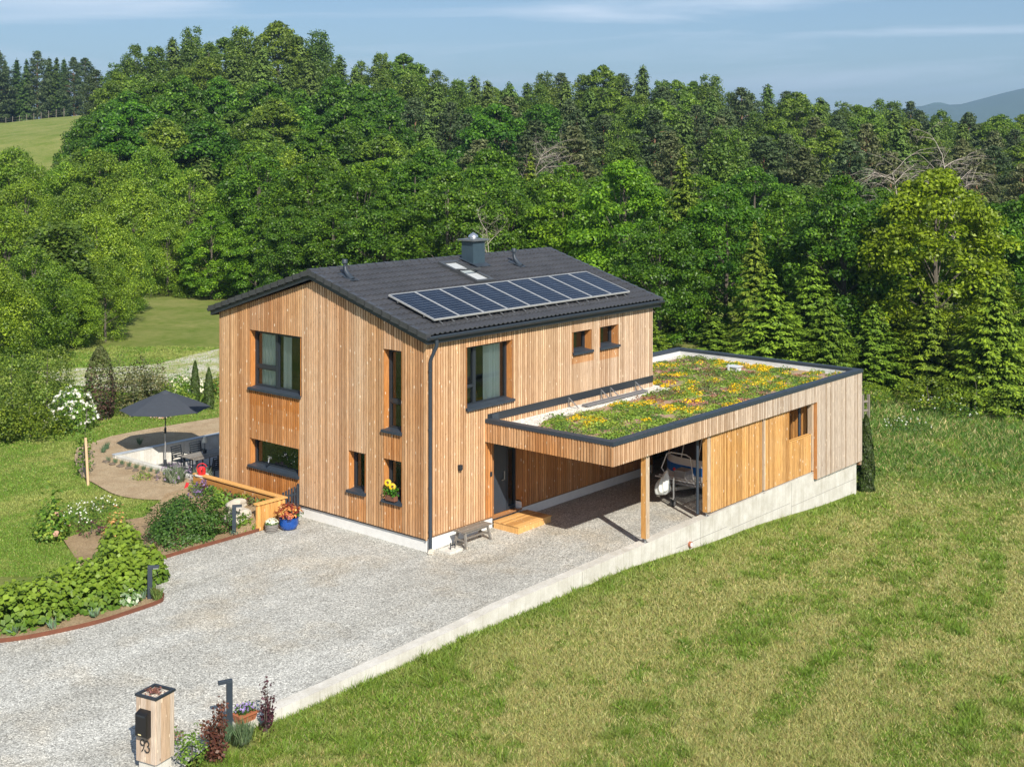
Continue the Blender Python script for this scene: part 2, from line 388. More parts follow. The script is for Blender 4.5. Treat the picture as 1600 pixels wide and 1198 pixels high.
def wallback(mb, P, us, lo, hi, ops, n0, mi=0, tone=(.3, .3, 0)):
    us = sorted(set(us)|{x for a, b, _, _ in ops for x in (a, b)})
    for a, b in zip(us[:-1], us[1:]):
        La, Lb = (lo(a), lo(b)) if callable(lo) else (lo, lo); Ha, Hb = (hi(a), hi(b)) if callable(hi) else (hi, hi)
        oo = sorted([(c, d) for (p, q, c, d) in ops if p < (a+b)/2 < q]); zl = (La, Lb)
        for c, d in oo: mb.poly([P(a, n0, zl[0]), P(b, n0, zl[1]), P(b, n0, c), P(a, n0, c)], mi, tone); zl = (d, d)
        mb.poly([P(a, n0, zl[0]), P(b, n0, zl[1]), P(b, n0, Hb), P(a, n0, Ha)], mi, tone)
def reveal(mb, P, u0, u1, z0, z1, d, front=.02, tone=(.95, .6, 0), mi=0):
    mb.poly([P(u0, front, z0), P(u0, -d, z0), P(u0, -d, z1), P(u0, front, z1)], mi, tone)
    mb.poly([P(u1, front, z0), P(u1, front, z1), P(u1, -d, z1), P(u1, -d, z0)], mi, tone)
    mb.poly([P(u0, front, z1), P(u0, -d, z1), P(u1, -d, z1), P(u1, front, z1)], mi, tone)
    mb.poly([P(u0, front, z0), P(u1, front, z0), P(u1, -d, z0), P(u0, -d, z0)], mi, tone)
# house -------------------------------------------------------------
W, L, ZP, ZE, ZA = 9.30, 10.94, .38, 5.86, 7.17; YA = W/2
gab = lambda u: ZE+(ZA-ZE)*(1-abs(u-YA)/YA)
house = empty('house', (L/2, W/2, 0), 'two storey larch clad house with a dark tiled gable roof beside the gravel drive', 'house')
G_OPS = [(5.29, 7.70, 3.62, 5.43), (.96, 1.66, 3.15, 5.44), (5.37, 7.70, 1.20, 2.04), (2.45, 3.12, 1.20, 2.35), (.96, 1.66, 1.18, 2.35)]
L_OPS = [(1.62, 3.58, 3.70, 5.45), (6.54, 7.46, 4.69, 5.35), (7.95, 8.90, 4.69, 5.36), (2.77, 4.05, .34, 2.50)]
gz_zones = [(5.29, 7.75, 2.04, 2.6, .70), (5.29, 7.75, 2.6, 3.1, .85), (5.29, 7.75, 3.1, 3.62, 1.1), (5.3, 7.75, ZP, 1.2, .95), (.9, 1.7, 2.35, 3.15, .8), (2.4, 3.15, ZP, 1.2, .75), (.9, 1.7, ZP, 1.2, .72)]
def gtone(u, z):
    top = gab(u)-z
    return (.30+.5*max(0, 1-top/.9)+.14*math.sin(u*1.7+z*.4)+.08*math.sin(u*4.1), .12+.12*math.sin(u*.9+z*1.1))
def split(z0, z1, n): return [z0+(z1-z0)*i/n for i in range(n+1)]
mb = M(); clad(mb, PG, 0, W, ZP, lambda u: gab(u)-.03, G_OPS, gz_zones+[(0, W, a, b, None) for a, b in ()], pitch=.104, tonef=gtone)
wallback(mb, PG, [0, YA, W], ZP-.05, gab, G_OPS, 0, 1)
for a, b, c, d in G_OPS: reveal(mb, PG, a, b, c, d, .24)
mb.box((-.03, -.005, ZP-.03), (0.005, .035, ZE-.1), 0, (.3, .7, 0), PG)
mb.build('gable_wall', [WOOD, BACK], house)
lz = [(2.45, 2.77, .3, 2.6, .9), (4.05, L, .3, 2.62, .8), (6.5, 7.6, 4.35, 4.69, .45), (7.9, 9.0, 4.3, 4.69, .45)]
def ltone(u, z):
    top = ZE-z
    return (.08+.18*max(0, 1-u/5)+.4*max(0, 1-top/.6)+.07*math.sin(u*3.3), .45*sst(np.array(u), 1.5, 10.5)+.1)
mb = M(); clad(mb, PL, 0.01, L, ZP+.04, ZE-.02, L_OPS, lz, pitch=.104, tonef=ltone, dep=.022)
wallback(mb, PL, [0, L], ZP, ZE, L_OPS, 0, 1)
for a, b, c, d in L_OPS[:3]: reveal(mb, PL, a, b, c, d, .26)
reveal(mb, PL, *L_OPS[3], .30, tone=(.8, .35, 0))
mb.build('front_wall', [WOOD, BACK], house)
mb = M()
mb.poly([(L, 0, 2), (L, W, 0), (L, W, ZE), (L, 0, ZE)], 0, (.2, .5, .4)); mb.poly([(L, 0, ZE), (L, W, ZE), (L, YA, ZA)], 0, (.2, .5, .4)); mb.poly([(L, W, 0), (0, W, 0), (0, W, ZE), (L, W, ZE)], 0, (.4, .5, 0)); mb.poly([(L, 0, 0), (L, W, 0), (L, 0, 2)], 0)
mb.build('rear_wall', [WOOD], house)
mb = M()
mb.box((.04, .04, -.65), (.2, W-.02, ZP), 0); mb.box((.2, .04, -.1), (2.77, .2, ZP+.03), 0); mb.box((4.05, .035, -.1), (L, .2, ZP+.22), 0); mb.box((2.77, .32, -.1), (4.05, .4, .335), 0)
mb.box((4.043, .0, .1), (4.049, .3, .56), 0)
mb.build('plinth', [PLAST], house)
mb = M(); mb.box((-.012, -.03, ZP-.035), (0, W, ZP-.01)); mb.build('drip_edge', [ANTH], house)
mb = M(); mb.box((2.5, -.045, 3.2), (L-.02, -.012, 3.42)); mb.build('wall_flashing', [ANTH], house)
# rooms behind the glass (inside faces)
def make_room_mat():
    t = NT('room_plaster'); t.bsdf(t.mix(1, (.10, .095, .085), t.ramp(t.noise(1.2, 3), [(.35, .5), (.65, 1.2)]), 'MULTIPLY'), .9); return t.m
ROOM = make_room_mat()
def room(mb, P, u0, u1, z0, z1, d0, d1):
    a = [(u0, -d0), (u1, -d0), (u1, -d1), (u0, -d1)]
    mb.poly([P(u0, -d1, z0), P(u1, -d1, z0), P(u1, -d1, z1), P(u0, -d1, z1)])
    mb.poly([P(u0, -d0, z0), P(u0, -d1, z0), P(u0, -d1, z1), P(u0, -d0, z1)]); mb.poly([P(u1, -d0, z0), P(u1, -d1, z0), P(u1, -d1, z1), P(u1, -d0, z1)])
    mb.poly([P(u0, -d0, z0), P(u1, -d0, z0), P(u1, -d1, z0), P(u0, -d1, z0)]); mb.poly([P(u0, -d0, z1), P(u1, -d0, z1), P(u1, -d1, z1), P(u0, -d1, z1)])
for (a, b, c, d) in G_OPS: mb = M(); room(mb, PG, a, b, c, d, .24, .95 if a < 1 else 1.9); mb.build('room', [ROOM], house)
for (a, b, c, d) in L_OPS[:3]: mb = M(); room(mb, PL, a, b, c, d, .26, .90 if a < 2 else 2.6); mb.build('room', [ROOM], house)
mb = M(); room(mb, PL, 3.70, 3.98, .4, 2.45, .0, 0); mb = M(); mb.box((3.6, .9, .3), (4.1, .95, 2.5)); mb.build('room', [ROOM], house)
def window(P, u0, u1, z0, z1, d, mull=(), trans=(), fw=.075, sill=True, sillout=.10, slant=.05, sash=None):
    """frame with mullions at given u; trans = (ua, ub, z) bars; sits in the reveal at depth d"""
    fr = M(); n0, n1 = -d, -d+.07
    fr.box((u0, n0, z0), (u0+fw, n1, z1), P=P); fr.box((u1-fw, n0, z0), (u1, n1, z1), P=P)
    fr.box((u0+fw, n0, z1-fw), (u1-fw, n1, z1), P=P); fr.box((u0+fw, n0, z0), (u1-fw, n1, z0+fw), P=P)
    cells = []; us = [u0+fw]+[m for m in mull]+[u1-fw]
    for i in range(len(us)-1):
        a = us[i]+(.055 if i else 0); b = us[i+1]-(.055 if i < len(us)-2 else 0)
        if i: fr.box((us[i]-.055, n0, z0+fw), (us[i]+.055, n1+.012, z1-fw), P=P)
        zz = [z0+fw]+[t for (ta, tb, t) in trans if ta-.1 <= (a+b)/2 <= tb+.1]+[z1-fw]
        for j in range(len(zz)-1):
            c = zz[j]+(.04 if j else 0); e = zz[j+1]-(.04 if j < len(zz)-2 else 0)
            if j: fr.box((a, n0, zz[j]-.04), (b, n1+.006, zz[j]+.04), P=P)
            cells.append((a, b, c, e))
            if sash: # inner sash rim
                s = .035
                fr.box((a, n0+.01, c), (a+s, n1-.012, e), P=P); fr.box((b-s, n0+.01, c), (b, n1-.012, e), P=P)
                fr.box((a+s, n0+.01, c), (b-s, n1-.012, c+s), P=P); fr.box((a+s, n0+.01, e-s), (b-s, n1-.012, e), P=P)
    w = fr.build('window', [ANTH], house)
    for a, b, c, e in cells:
        g = M(); g.poly([P(a, n0+.025, c), P(b, n0+.025, c), P(b, n0+.025, e), P(a, n0+.025, e)][::-1 if P is PG else 1]); g.build('pane', [GLASS], w)
    if sill:
        s = M(); o = sillout; v = [(-.0, -d+.075, .05), (0, o, .008), (0, o, -.06), (0, -d+.075, -.03)]
        A = [P(u0-.06 if q[1] > 0 else u0, q[1], z0+q[2]) for q in v]; B = [P(u1+.06 if q[1] > 0 else u1, q[1], z0+q[2]) for q in v]
        s.poly(A[::-1]); s.poly(B)
        for i in range(4): j = (i+1) % 4; s.poly([A[i], A[j], B[j], B[i]])
        s.build('sill', [ANTHR], w)
    return w
window(PG, *G_OPS[0], .24, mull=(6.62,), trans=((6.62, 7.7, 4.28),), sash=True)
window(PG, *G_OPS[1], .24, trans=((.9, 1.7, 3.95),), sash=True, fw=.06)
window(PG, *G_OPS[2], .24, fw=.08)
window(PG, *G_OPS[3], .24, fw=.06, sash=True); window(PG, *G_OPS[4], .24, fw=.06, sash=True)
window(PL, *L_OPS[0], .26, mull=(2.15,), trans=((1.6, 2.15, 4.28),), fw=.08)
window(PL, *L_OPS[1], .30, fw=.06, sash=True); window(PL, *L_OPS[2], .30, fw=.06, sash=True)
# curtains
CURT = make_flat('curtain_cloth', .9, .1)
def curtain(P, u0, u1, z0, z1, d, label):
    mb = M(); n = max(8, int((u1-u0)/.025)); pts = []
    for i in range(n+1):
        u = u0+(u1-u0)*i/n; pts.append((u, -d-.03*math.sin(i*.9)-.015*math.sin(i*2.3)))
    for (a, na), (b, nb) in zip(pts[:-1], pts[1:]): mb.poly([P(a, na, z0), P(b, nb, z0), P(b, nb, z1), P(a, na, z1)], 0, (.74, .77, .74))
    o = mb.build('curtain', [CURT], None, smooth=True); tag(o, label, 'curtain', 'curtains in the upper windows'); return o
curtain(PG, 6.7, 7.58, 3.66, 5.40, .36, 'white curtain drawn right across the opening casement of the big upper gable window')
curtain(PG, 5.31, 5.72, 3.66, 5.40, .36, 'narrow white curtain at the right edge of the big upper gable window')
curtain(PG, 6.15, 6.52, 3.66, 5.40, .36, 'white curtain beside the mullion of the big upper gable window, in its large pane')
curtain(PL, 2.72, 3.5, 3.74, 5.42, .36, 'broad white curtain in the right half of the upper window above the flat roof')
curtain(PL, 1.66, 2.04, 3.74, 5.42, .36, 'white curtain behind the narrow left casement of the upper window above the flat roof')
# door ---------------------------------------------------------------
mb = M(); mb.box((2.79, .24, .36), (3.62, .30, 2.48)); mb.build('door', [plain('door_leaf', (.035, .045, .06), .45)], house)
dr = house.children[-1]
mb = M(); mb.bar((3.50, .21, 1.30), (3.50, .21, 1.55), .03, .03); mb.bar((3.50, .24, 1.33), (3.50, .21, 1.33), .02, .02); mb.bar((3.5, .24, 1.52), (3.5, .21, 1.52), .02, .02); mb.bar((3.50, .22, 1.30), (3.38, .21, 1.30), .025, .025); mb.build('handle', [STEEL], dr)
mb = M(); mb.box((3.62, .23, .36), (3.70, .31, 2.48)); mb.box((3.98, .23, .36), (4.04, .31, 2.48)); mb.box((3.70, .23, 2.4), (3.98, .31, 2.48)); mb.box((3.70, .23, .36), (3.98, .31, .46)); o = mb.build('sidelight', [ANTH], house)
mb = M(); mb.poly([(3.70, .28, .46), (3.98, .28, .46), (3.98, .28, 2.4), (3.70, .28, 2.4)]); mb.build('pane', [GLASS], o)
mb = M(); mb.box((1.22, -.13, 2.05), (1.33, -.0255, 2.19)); mb.box((1.235, -.12, 2.03), (1.315, -.04, 2.049)); mb.build('wall_lamp', [ANTH], house, bevel=.008)
mb = M(); mb.box((2.59, -.05, 1.60), (2.67, -.0265, 1.73)); mb.build('doorbell', [ANTH], house, bevel=.006)
mb = M(); mb.tube([(-.03, 6.66, 1.57), (-.14, 6.66, 1.57)], .03, 8); mb.tube([(-.12, 6.66, 1.57), (-.15, 6.64, 1.45)], .018, 8); mb.bar((-.09, 6.60, 1.62), (-.09, 6.74, 1.62), .03, .02); mb.tube([(-.09, 6.66, 1.57), (-.09, 6.66, 1.62)], .012, 6); mb.build('garden_tap', [STEEL], house)
# roof ---------------------------------------------------------------
KS = (7.4505-5.9836)/(4.6547+.2281); OX0, OX1 = -.22, L+.22; YE0, YE1 = -.24, W+.24
def rz(y): return 5.985+KS*((y if y < YA else W-y)+.2281)
roof = M()
NC = 14; nx_ = 56; prof = [(0, 0), (.22, .012), (.38, .034), (.5, .042), (.62, .034), (.78, .012)]
xsr = []; 
for i in range(nx_):
    for a, h in prof: xsr.append((OX0+(OX1-OX0)*(i+a)/nx_, h))
xsr.append((OX1, 0))
for side in (0, 1):
    def Yy(t): return YE0+(YA-YE0)*t if side == 0 else YE1+(YA-YE1)*t
    for c in range(NC):
        y0, y1 = Yy(c/NC), Yy((c+1.12)/NC if c < NC-1 else 1); b0, b1 = len(roof.v), 0
        if side == 1 and c % 1: continue
        z0, z1 = rz(y0)+.040, rz(y1)-.004
        for x, h in xsr: roof.v += [(x, y0, z0+h-.03), (x, y0, z0+h), (x, y1, z1+h)]
        for i in range(len(xsr)-1):
            q = b0+3*i
            for f in ((q, q+3, q+4, q+1), (q+1, q+4, q+5, q+2)):
                roof.f.append(f if side == 0 else f[::-1]); roof.m.append(0); roof.t.append((0, .5, 0))
ro = roof.build('roof', [TILE], house)
mb = M(); nr = 30; 
for i in range(nr):
    x0 = OX0-.03+(OX1-OX0+.06)*i/nr; x1 = OX0-.03+(OX1-OX0+.06)*(i+1.08)/nr
    A = []; B = []
    for j in range(9):
        t = math.pi*(j/8); r0, r1 = .125, .108
        A.append((x0, YA-math.cos(t)*r0, rz(YA)-.01+math.sin(t)*.10)); B.append((x1, YA-math.cos(t)*r1, rz(YA)-.02+math.sin(t)*.088))
    for j in range(8): mb.poly([A[j], B[j], B[j+1], A[j+1]])
    mb.poly(A[::-1]); mb.poly(B)
mb.build('ridge_tiles', [TILE], ro, smooth=False)
for xx, sg in ((OX0, -1), (OX1, 1)):
    mb = M()
    for side in (0, 1):
        for c in range(NC):
            Yy = lambda t: (YE0-.02)+(YA-YE0)*t if side == 0 else (YE1+.02)+(YA-YE1)*t
            y0, y1 = Yy(c/NC), Yy((c+1.05)/NC); x0, x1 = (xx-.05, xx+.13) if sg < 0 else (xx-.13, xx+.05)
            z0, z1 = rz(y0)+.075, rz(y1)+.045
            pts = [(y0, z0-.16), (y1, z1-.16), (y1, z1), (y0, z0)]
            A = [(x0, *p) for p in pts]; B = [(x1, *p) for p in pts]
            mb.poly(A[::-1]); mb.poly(B)
            for i in range(4): j = (i+1) % 4; mb.poly([A[i], A[j], B[j], B[i]])
    mb.build('verge_tiles', [TILE], ro)
mb = M()  # boards under the tiles
for xx in (OX0+.02, OX1-.05):
    for y0, y1 in ((YE0+.02, YA), (YE1-.02, YA)):
        z0, z1 = rz(y0)-.09, rz(y1)-.09
        pts = [(y0, z0-.15), (y1, z1-.15), (y1, z1), (y0, z0)]
        A = [(xx, *p) for p in pts]; B = [(xx+.03, *p) for p in pts]
        mb.poly(A[::-1]); mb.poly(B)
        for i in range(4): j = (i+1) % 4; mb.poly([A[i], A[j], B[j], B[i]])
for y0, y1 in ((YE0+.03, YA), (YE1-.03, YA)):
    mb.poly([(OX0+.06, y0, rz(y0)-.12), (OX1-.06, y0, rz(y0)-.12), (OX1-.06, y1, rz(y1)-.12), (OX0+.06, y1, rz(y1)-.12)])
mb.box((OX0+.06, YE0+.04, rz(YE0)-.24), (OX1-.06, YE0+.065, rz(YE0)-.02)); mb.box((OX0+.06, YE1-.065, rz(YE1)-.24), (OX1-.06, YE1-.04, rz(YE1)-.02))
mb.build('fascia', [ANTH], house)
def gutter(y, s):
    mb = M(); x0, x1 = OX0-.02, OX1+.02; A = []; B = []
    for j in range(9):
        t = math.pi*j/8; A.append((x0, y-s*math.cos(t)*.075, rz(YE0)-.03-math.sin(t)*.085)); B.append((x1, *A[-1][1:]))
    for j in range(8): mb.poly([A[j], A[j+1], B[j+1], B[j]])
    mb.poly(A); mb.poly(B[::-1]); mb.tube([A[0], B[0]], .012, 6); mb.build('gutter', [ANTHR], house, smooth=True)
gutter(YE0-.04, 1); gutter(YE1+.04, -1)
mb = M(); mb.tube([(.10, -.30, 5.86), (.10, -.30, 5.72), (.09, -.26, 5.62), (.05, -.14, 5.36), (.05, -.10, 5.26), (.05, -.10, .35), (.05, -.10, -.05)], .05, 10)
for z in (5.0, 3.4, 1.8, .6): mb.tube([(.05, -.10, z-.02), (.05, -.10, z+.02)], .058, 10)
mb.build('downpipe', [ANTHR], house, smooth=True)
# chimney
mb = M(); mb.box((6.14, 3.86, 7.0), (6.72, 4.38, 8.02)); ch = mb.build('chimney', [plain('chimney_sheet', (.035, .06, .08), .45)], ro)
mb = M(); mb.box((6.04, 3.76, 8.04), (6.82, 4.48, 8.10)); mb.box((6.19, 3.91, 8.02), (6.67, 4.33, 8.04)); mb.build('chimney_cap', [plain('cap_sheet', (.16, .17, .18), .4, .4)], ro)
mb = M(); mb.lathe((6.43, 4.12, 8.10), [(.13, 0), (.13, .05), (.17, .06), (.15, .12), (.06, .18), (.02, .21)], 16); mb.build('chimney_cowl', [plain('bright_steel', (.75, .75, .76), .25, .9)], ro, smooth=True)
mb = M(); mb.poly([(6.08, 3.62, rz(3.62)+.07), (6.78, 3.62, rz(3.62)+.07), (6.78, 3.9, rz(3.9)+.09), (6.08, 3.9, rz(3.9)+.09)]); mb.poly([(6.05, 3.8, rz(3.8)+.08), (6.81, 3.8, rz(3.8)+.08), (6.81, 4.45, rz(4.45)+.08), (6.05, 4.45, rz(4.45)+.08)]); mb.build('chimney_flashing', [ANTHR], ro)
def vent(x, y):
    z = rz(y)+.04; mb = M()
    mb.tube([(x, y-.34, rz(y-.34)+.03), (x, y-.22, rz(y-.22)+.07), (x, y-.04, z+.14), (x, y, z+.26)], [.10, .085, .07, .055], 10); mb.tube([(x, y, z+.24), (x, y, z+.36)], .05, 12)
    mb.lathe((x, y, z+.36), [(.05, 0), (.085, .01), (.085, .11), (.07, .13)], 14)
    mb.poly([(x-.16, y-.45, rz(y-.45)+.065), (x+.16, y-.45, rz(y-.45)+.065), (x+.16, y+.15, rz(y+.15)+.06), (x-.16, y+.15, rz(y+.15)+.06)])
    mb.build('vent_pipe', [ANTHR], ro, smooth=True)
vent(.62, 4.02); vent(8.05, 3.72)
# roof window
def RS(x, y, o): return (x, y-o*KS*.95, rz(y)+o*.96)
fx0, fx1, fy0, fy1 = 4.80, 5.52, 2.50, 4.06; FRW = plain('roof_window_sheet', (.07, .075, .08), .4, .2)
mb = M()
for a, b, c, d in ((fx0-.05, fx0+.06, fy0-.05, fy1+.1), (fx1-.06, fx1+.05, fy0-.05, fy1+.1), (fx0+.06, fx1-.06, fy1-.02, fy1+.1), (fx0+.06, fx1-.06, fy0-.05, fy0+.05)):
    mb.box((a, c, .04), (b, d, .15), P=RS)
sk = mb.build('roof_window', [FRW], ro)
mb = M(); mb.poly([RS(fx0+.06, fy0+.05, .10), RS(fx1-.06, fy0+.05, .10), RS(fx1-.06, fy1-.02, .10), RS(fx0+.06, fy1-.02, .10)]); mb.build('blind', [plain('white_blind', (.42, .44, .45), .6)], sk)
mb = M(); P2 = lambda x, s, o: (x, 3.28-s*.32, rz(3.28)+.16+o+s*.02)
mb.box((fx0-.02, -.9, 0), (fx0+.07, .95, .05), P=P2); mb.box((fx1-.07, -.9, 0), (fx1+.02, .95, .05), P=P2); mb.box((fx0+.07, .86, 0), (fx1-.07, .95, .05), P=P2); mb.box((fx0+.07, -.9, 0), (fx1-.07, -.82, .05), P=P2)
sa = mb.build('sash', [FRW], sk)
mb = M(); mb.poly([P2(fx0+.07, -.82, .025), P2(fx1-.07, -.82, .025), P2(fx1-.07, .86, .025), P2(fx0+.07, .86, .025)]); mb.build('pane', [GLASS], sk)
# solar panels
sl = math.atan(KS); ordn = ['first', 'second', 'third', 'fourth', 'fifth', 'sixth', 'seventh', 'eighth', 'ninth']
pw, ph = 1.048, 1.93
sp = empty('solar_panel', (.60, .28, rz(.28)+.16)); sp.rotation_euler = (sl, 0, 0)
mb = M(); e = .028
mb.box((0, 0, -.02), (pw-.012, e, .03)); mb.box((0, ph-e, -.02), (pw-.012, ph, .03)); mb.box((0, e, -.02), (e, ph-e, .03)); mb.box((pw-.012-e, e, -.02), (pw-.012, ph-e, .03))
mb.build('panel_frame', [plain('silver_frame', (.62, .62, .6), .35, .5)], sp, world=False)
mb = M(); mb.box((e, e, -.012), (pw-.012-e, ph-e, .022)); mb.build('solar_cells', [SOLAR], sp, world=False)
for y in (.4, 1.5): mb = M(); mb.box((0, y, -.075), (pw-.014, y+.04, -.03)); mb.build('mounting_rail', [STEEL], sp, world=False)
for x in (.25, .75): mb = M(); mb.bar((x, .03, -.06), (x, -.10, -.09), .02, .03); mb.build('roof_hook', [STEEL], sp, world=False)
tag(sp, 'first solar panel of the roof row, at the end nearest the gable', 'solar panel', 'solar panels in a row on the house roof')
for i in range(1, 9):
    c = sp.copy(); COL.objects.link(c); c.location.x = .60+i*pw
    c['label'] = ordn[i]+' solar panel of the roof row counted from the gable end'+(', the far end one' if i == 8 else '')
    for chd in sp.children:
        d = chd.copy(); COL.objects.link(d); d.parent = c
# ------------------------------------------------------------------ carport and store under the green roof
cp = empty('carport', (9, -2, 0), 'flat green roofed carport with store room and larch fascia attached to the house', 'carport')
YF = -4.55; XC = 2.42; XE = 17.35; YB = 3.13; ZT = 3.25; ZB = 2.64
PF = lambda u, n, z: (u, YF-n, z); PC = lambda u, n, z: (XC-n, u, z); PE = lambda u, n, z: (XE+n, u, z); PB = lambda u, n, z: (XE-u, YB+n, z)
def ftone(u, z): return (.34*max(0, 1-(u-XC)/5), float(.25+.75*sst(np.array(u), 3, 13)))
mb = M(); clad(mb, PF, XC-.02, 13.95, ZB, ZT-.06, pitch=.104, tonef=ftone, dep=.022); clad(mb, PF, 13.95, XE+.02, .06, ZT-.06, pitch=.104, tonef=ftone, dep=.022)
clad(mb, PC, YF-.02, -.005, ZB, ZT-.06, tonef=lambda u, z: (.55+.2*math.sin(u*2), .0), pitch=.1)
mb.box((XC, YF, ZB+.01), (XE, YF+.05, ZT-.05), 1); mb.box((XC, YF+.05, ZB+.01), (XC+.05, -.01, ZT-.05), 1); mb.box((13.95, YF, .08), (XE, YF+.05, ZB+.01), 1)
mb.box((13.93, YF-.02, .06), (13.96, YF+.3, ZB+.0), 0, (.85, .5, 0))
mb.build('fascia_cladding', [WOOD, BACK], cp)
mb = M(); clad(mb, PE, YF, YB, -.1, ZT-.06, base=(0, .9)); clad(mb, PB, 0, XE-L, 0, ZT-.06, base=(0, .9))
mb.box((XE-.06, YF+.06, -.1), (XE, YB, ZT-.05), 1); mb.box((L, YB-.05, 0), (XE-.06, YB, ZT-.05), 1)
mb.build('rear_cladding', [WOOD, BACK], cp)
mb = M(); mb.box((13.96, -4.19, .1), (14.02, YB-.1, ZB)); clad(mb, lambda u, n, z: (13.96-n, u, z), -4.2, 0, .3, ZB, base=(.75, 0)); mb.build('store_wall', [WOODN], cp)
mb = M(); mb.box((XC+.05, YF+.06, ZB+.02), (XE-.08, -.03, ZB+.10), 0, (.6, .4, 0)); mb.box((L+.02, -.03, ZB+.02), (XE-.08, YB-.06, ZB+.10), 0); mb.build('ceiling', [WOODN], cp)
# roof edge cap
mb = M(); cw = .24; t0, t1 = ZT-.06, ZT+.05
def cap(x0, y0, x1, y1): mb.box((x0, y0, t0), (x1, y1, t1))
cap(XC-.05, YF-.05, XE+.05, YF+cw-.05); cap(XC-.05, YF+cw-.05, XC+cw-.05, -.035); cap(XE-cw+.05, YF+cw-.05, XE+.05, YB+.05); cap(L-.5+.55, YB-cw+.05, XE-cw+.05, YB+.05)
mb.box((XC+cw-.05, -.10, t0-.05), (2.9, -.046, t1+.1))
for x in (5.4, 8.6, 11.8, 14.9): mb.box((x, YF-.055, t1-.01), (x+.05, YF+cw-.045, t1+.006))
mb.build('roof_edge_cap', [ANTHR], cp)
mb = M()  # upstand inside
mb.box((XC+cw-.05, YF+cw-.05, 2.95), (XE-cw+.05, YF+cw-.03, t0)); mb.box((XE-cw+.03, YF+cw-.03, 2.95), (XE-cw+.05, YB-cw+.05, t0)); mb.box((L+.05, YB-cw+.03, 2.95), (XE-cw+.03, YB-cw+.05, t0)); mb.box((XC+cw-.05, YF+cw-.03, 2.95), (XC+cw-.03, -.10, t0))
mb.build('roof_upstand', [plain('pale_membrane', (.55, .55, .54), .7)], cp)
ZR = 3.04
mb = M(); mb.poly([(XC+.2, YF+.2, ZR), (L+.02, YF+.2, ZR), (L+.02, -.01, ZR), (XC+.2, -.01, ZR)]); mb.poly([(L+.02, YF+.2, ZR), (XE-.2, YF+.2, ZR), (XE-.2, YB-.2, ZR), (L+.02, YB-.2, ZR)])
mb.build('roof_gravel', [make_gravel('white_roof_gravel', (.72, .70, .66), 24, (.62, .58, .50))], cp)
# substrate of the green roof as a gently uneven sheet
def seds(x, y): return ZR+.035+.02*math.sin(x*1.7+y)*math.sin(y*1.9)
def make_sub():
    t = NT('roof_substrate'); n = t.noise(1.1, 6, .7); f = t.noise(26, 5, .7)
    c = t.ramp(n, [(.38, (.40, .20, .16)), (.5, (.42, .28, .19)), (.62, (.26, .27, .09))])
    c = t.mix(1, c, t.ramp(f, [(.3, .6), (.7, 1.35)]), 'MULTIPLY'); t.bsdf(c, .95, t.bump(f, 1, .04)); return t.m
SUB = make_sub()
sub_poly = [(3.5, -4.15), (16.9, -4.15), (16.75, 2.35), (11.35, 2.45), (11.2, .1), (11.0, -.9), (6.8, -.95), (4.2, -.75), (3.35, -1.2), (3.05, -2.6)]
o = sheet('substrate', sub_poly, SUB, seds, .5, None); adopt(o, cp)
# sedum
def inpoly(x, y, p):
    c = False; j = len(p)-1
    for i in range(len(p)):
        if (p[i][1] > y) != (p[j][1] > y) and x < (p[j][0]-p[i][0])*(y-p[i][1])/(p[j][1]-p[i][1])+p[i][0]: c = not c
        j = i
    return c
sd = Cards(); cnt = 0
while cnt < 760:
    x = random.uniform(2.9, 16.9); y = random.uniform(-4.15, 2.4)
    if not inpoly(x, y, sub_poly): continue
    cnt += 1; r = random.uniform(.12, .36); hgt = r*.34
    q = .5+.5*math.sin(x*1.1+1.3*math.sin(y*1.4))*math.cos(y*1.2+x*.4); kind = random.random(); ptc = .5+.5*math.sin(x*1.35+2*math.sin(y*1.1))*math.sin(y*1.9+1.3*math.sin(x*.9)); kind = min(.99, max(0, kind*.62+ptc*.52-.08))
    front = float(1-sst(np.array(x), 5, 9))
    if kind < .33-.20*front: c = (.78, .52, .012); top = True; r = random.uniform(.12, .26)
    elif kind < .66+.24*front: c = random.choice([(.17, .27, .035), (.23, .33, .045), (.11, .19, .04), (.28, .36, .05)]); top = False
    elif kind < .86: c = random.choice([(.40, .16, .13), (.46, .26, .22), (.30, .16, .08)]); top = False; hgt *= .4
    else: c = (.13, .15, .06); top = False
    n = int(260*r*(1.6 if top else 1.3))+12; d = rdir(n); d[:, 2] = abs(d[:, 2]); rr = rng.uniform(.5, 1, (n, 1))**.5
    base = np.array([x, y, seds(x, y)]); lob = 1+.35*np.sin(np.arctan2(d[:, 1], d[:, 0])*random.choice([2, 3, 5])+random.random()*6)[:, None]
    C = base+d*np.array([r*1.25, r, hgt])*rr*lob
    col = jcol(c, n, .28)
    if top: g_ = rng.random(n) < .15; col[g_] = jcol((.15, .22, .04), g_.sum(), .3)
    sd.add(C, d+rng.normal(0, .6, (n, 3))+[0, 0, .6], rng.uniform(.04, .075, n), col, .8)
o = sd.build('sedum', LEAFP); tag(o, 'green and yellow flowering sedum carpet on the flat roof', 'sedum', kind='stuff')
mb = M(); mb.box((15.1, -.80, 3.05), (15.45, -.45, 3.22)); mb.box((15.05, -.85, 3.22), (15.5, -.40, 3.25)); mb.box((14.88, -.62, 3.05), (14.93, -.57, 3.35)); mb.build('roof_outlet', [plain('pale_plastic', (.62, .64, .66), .4)], cp)
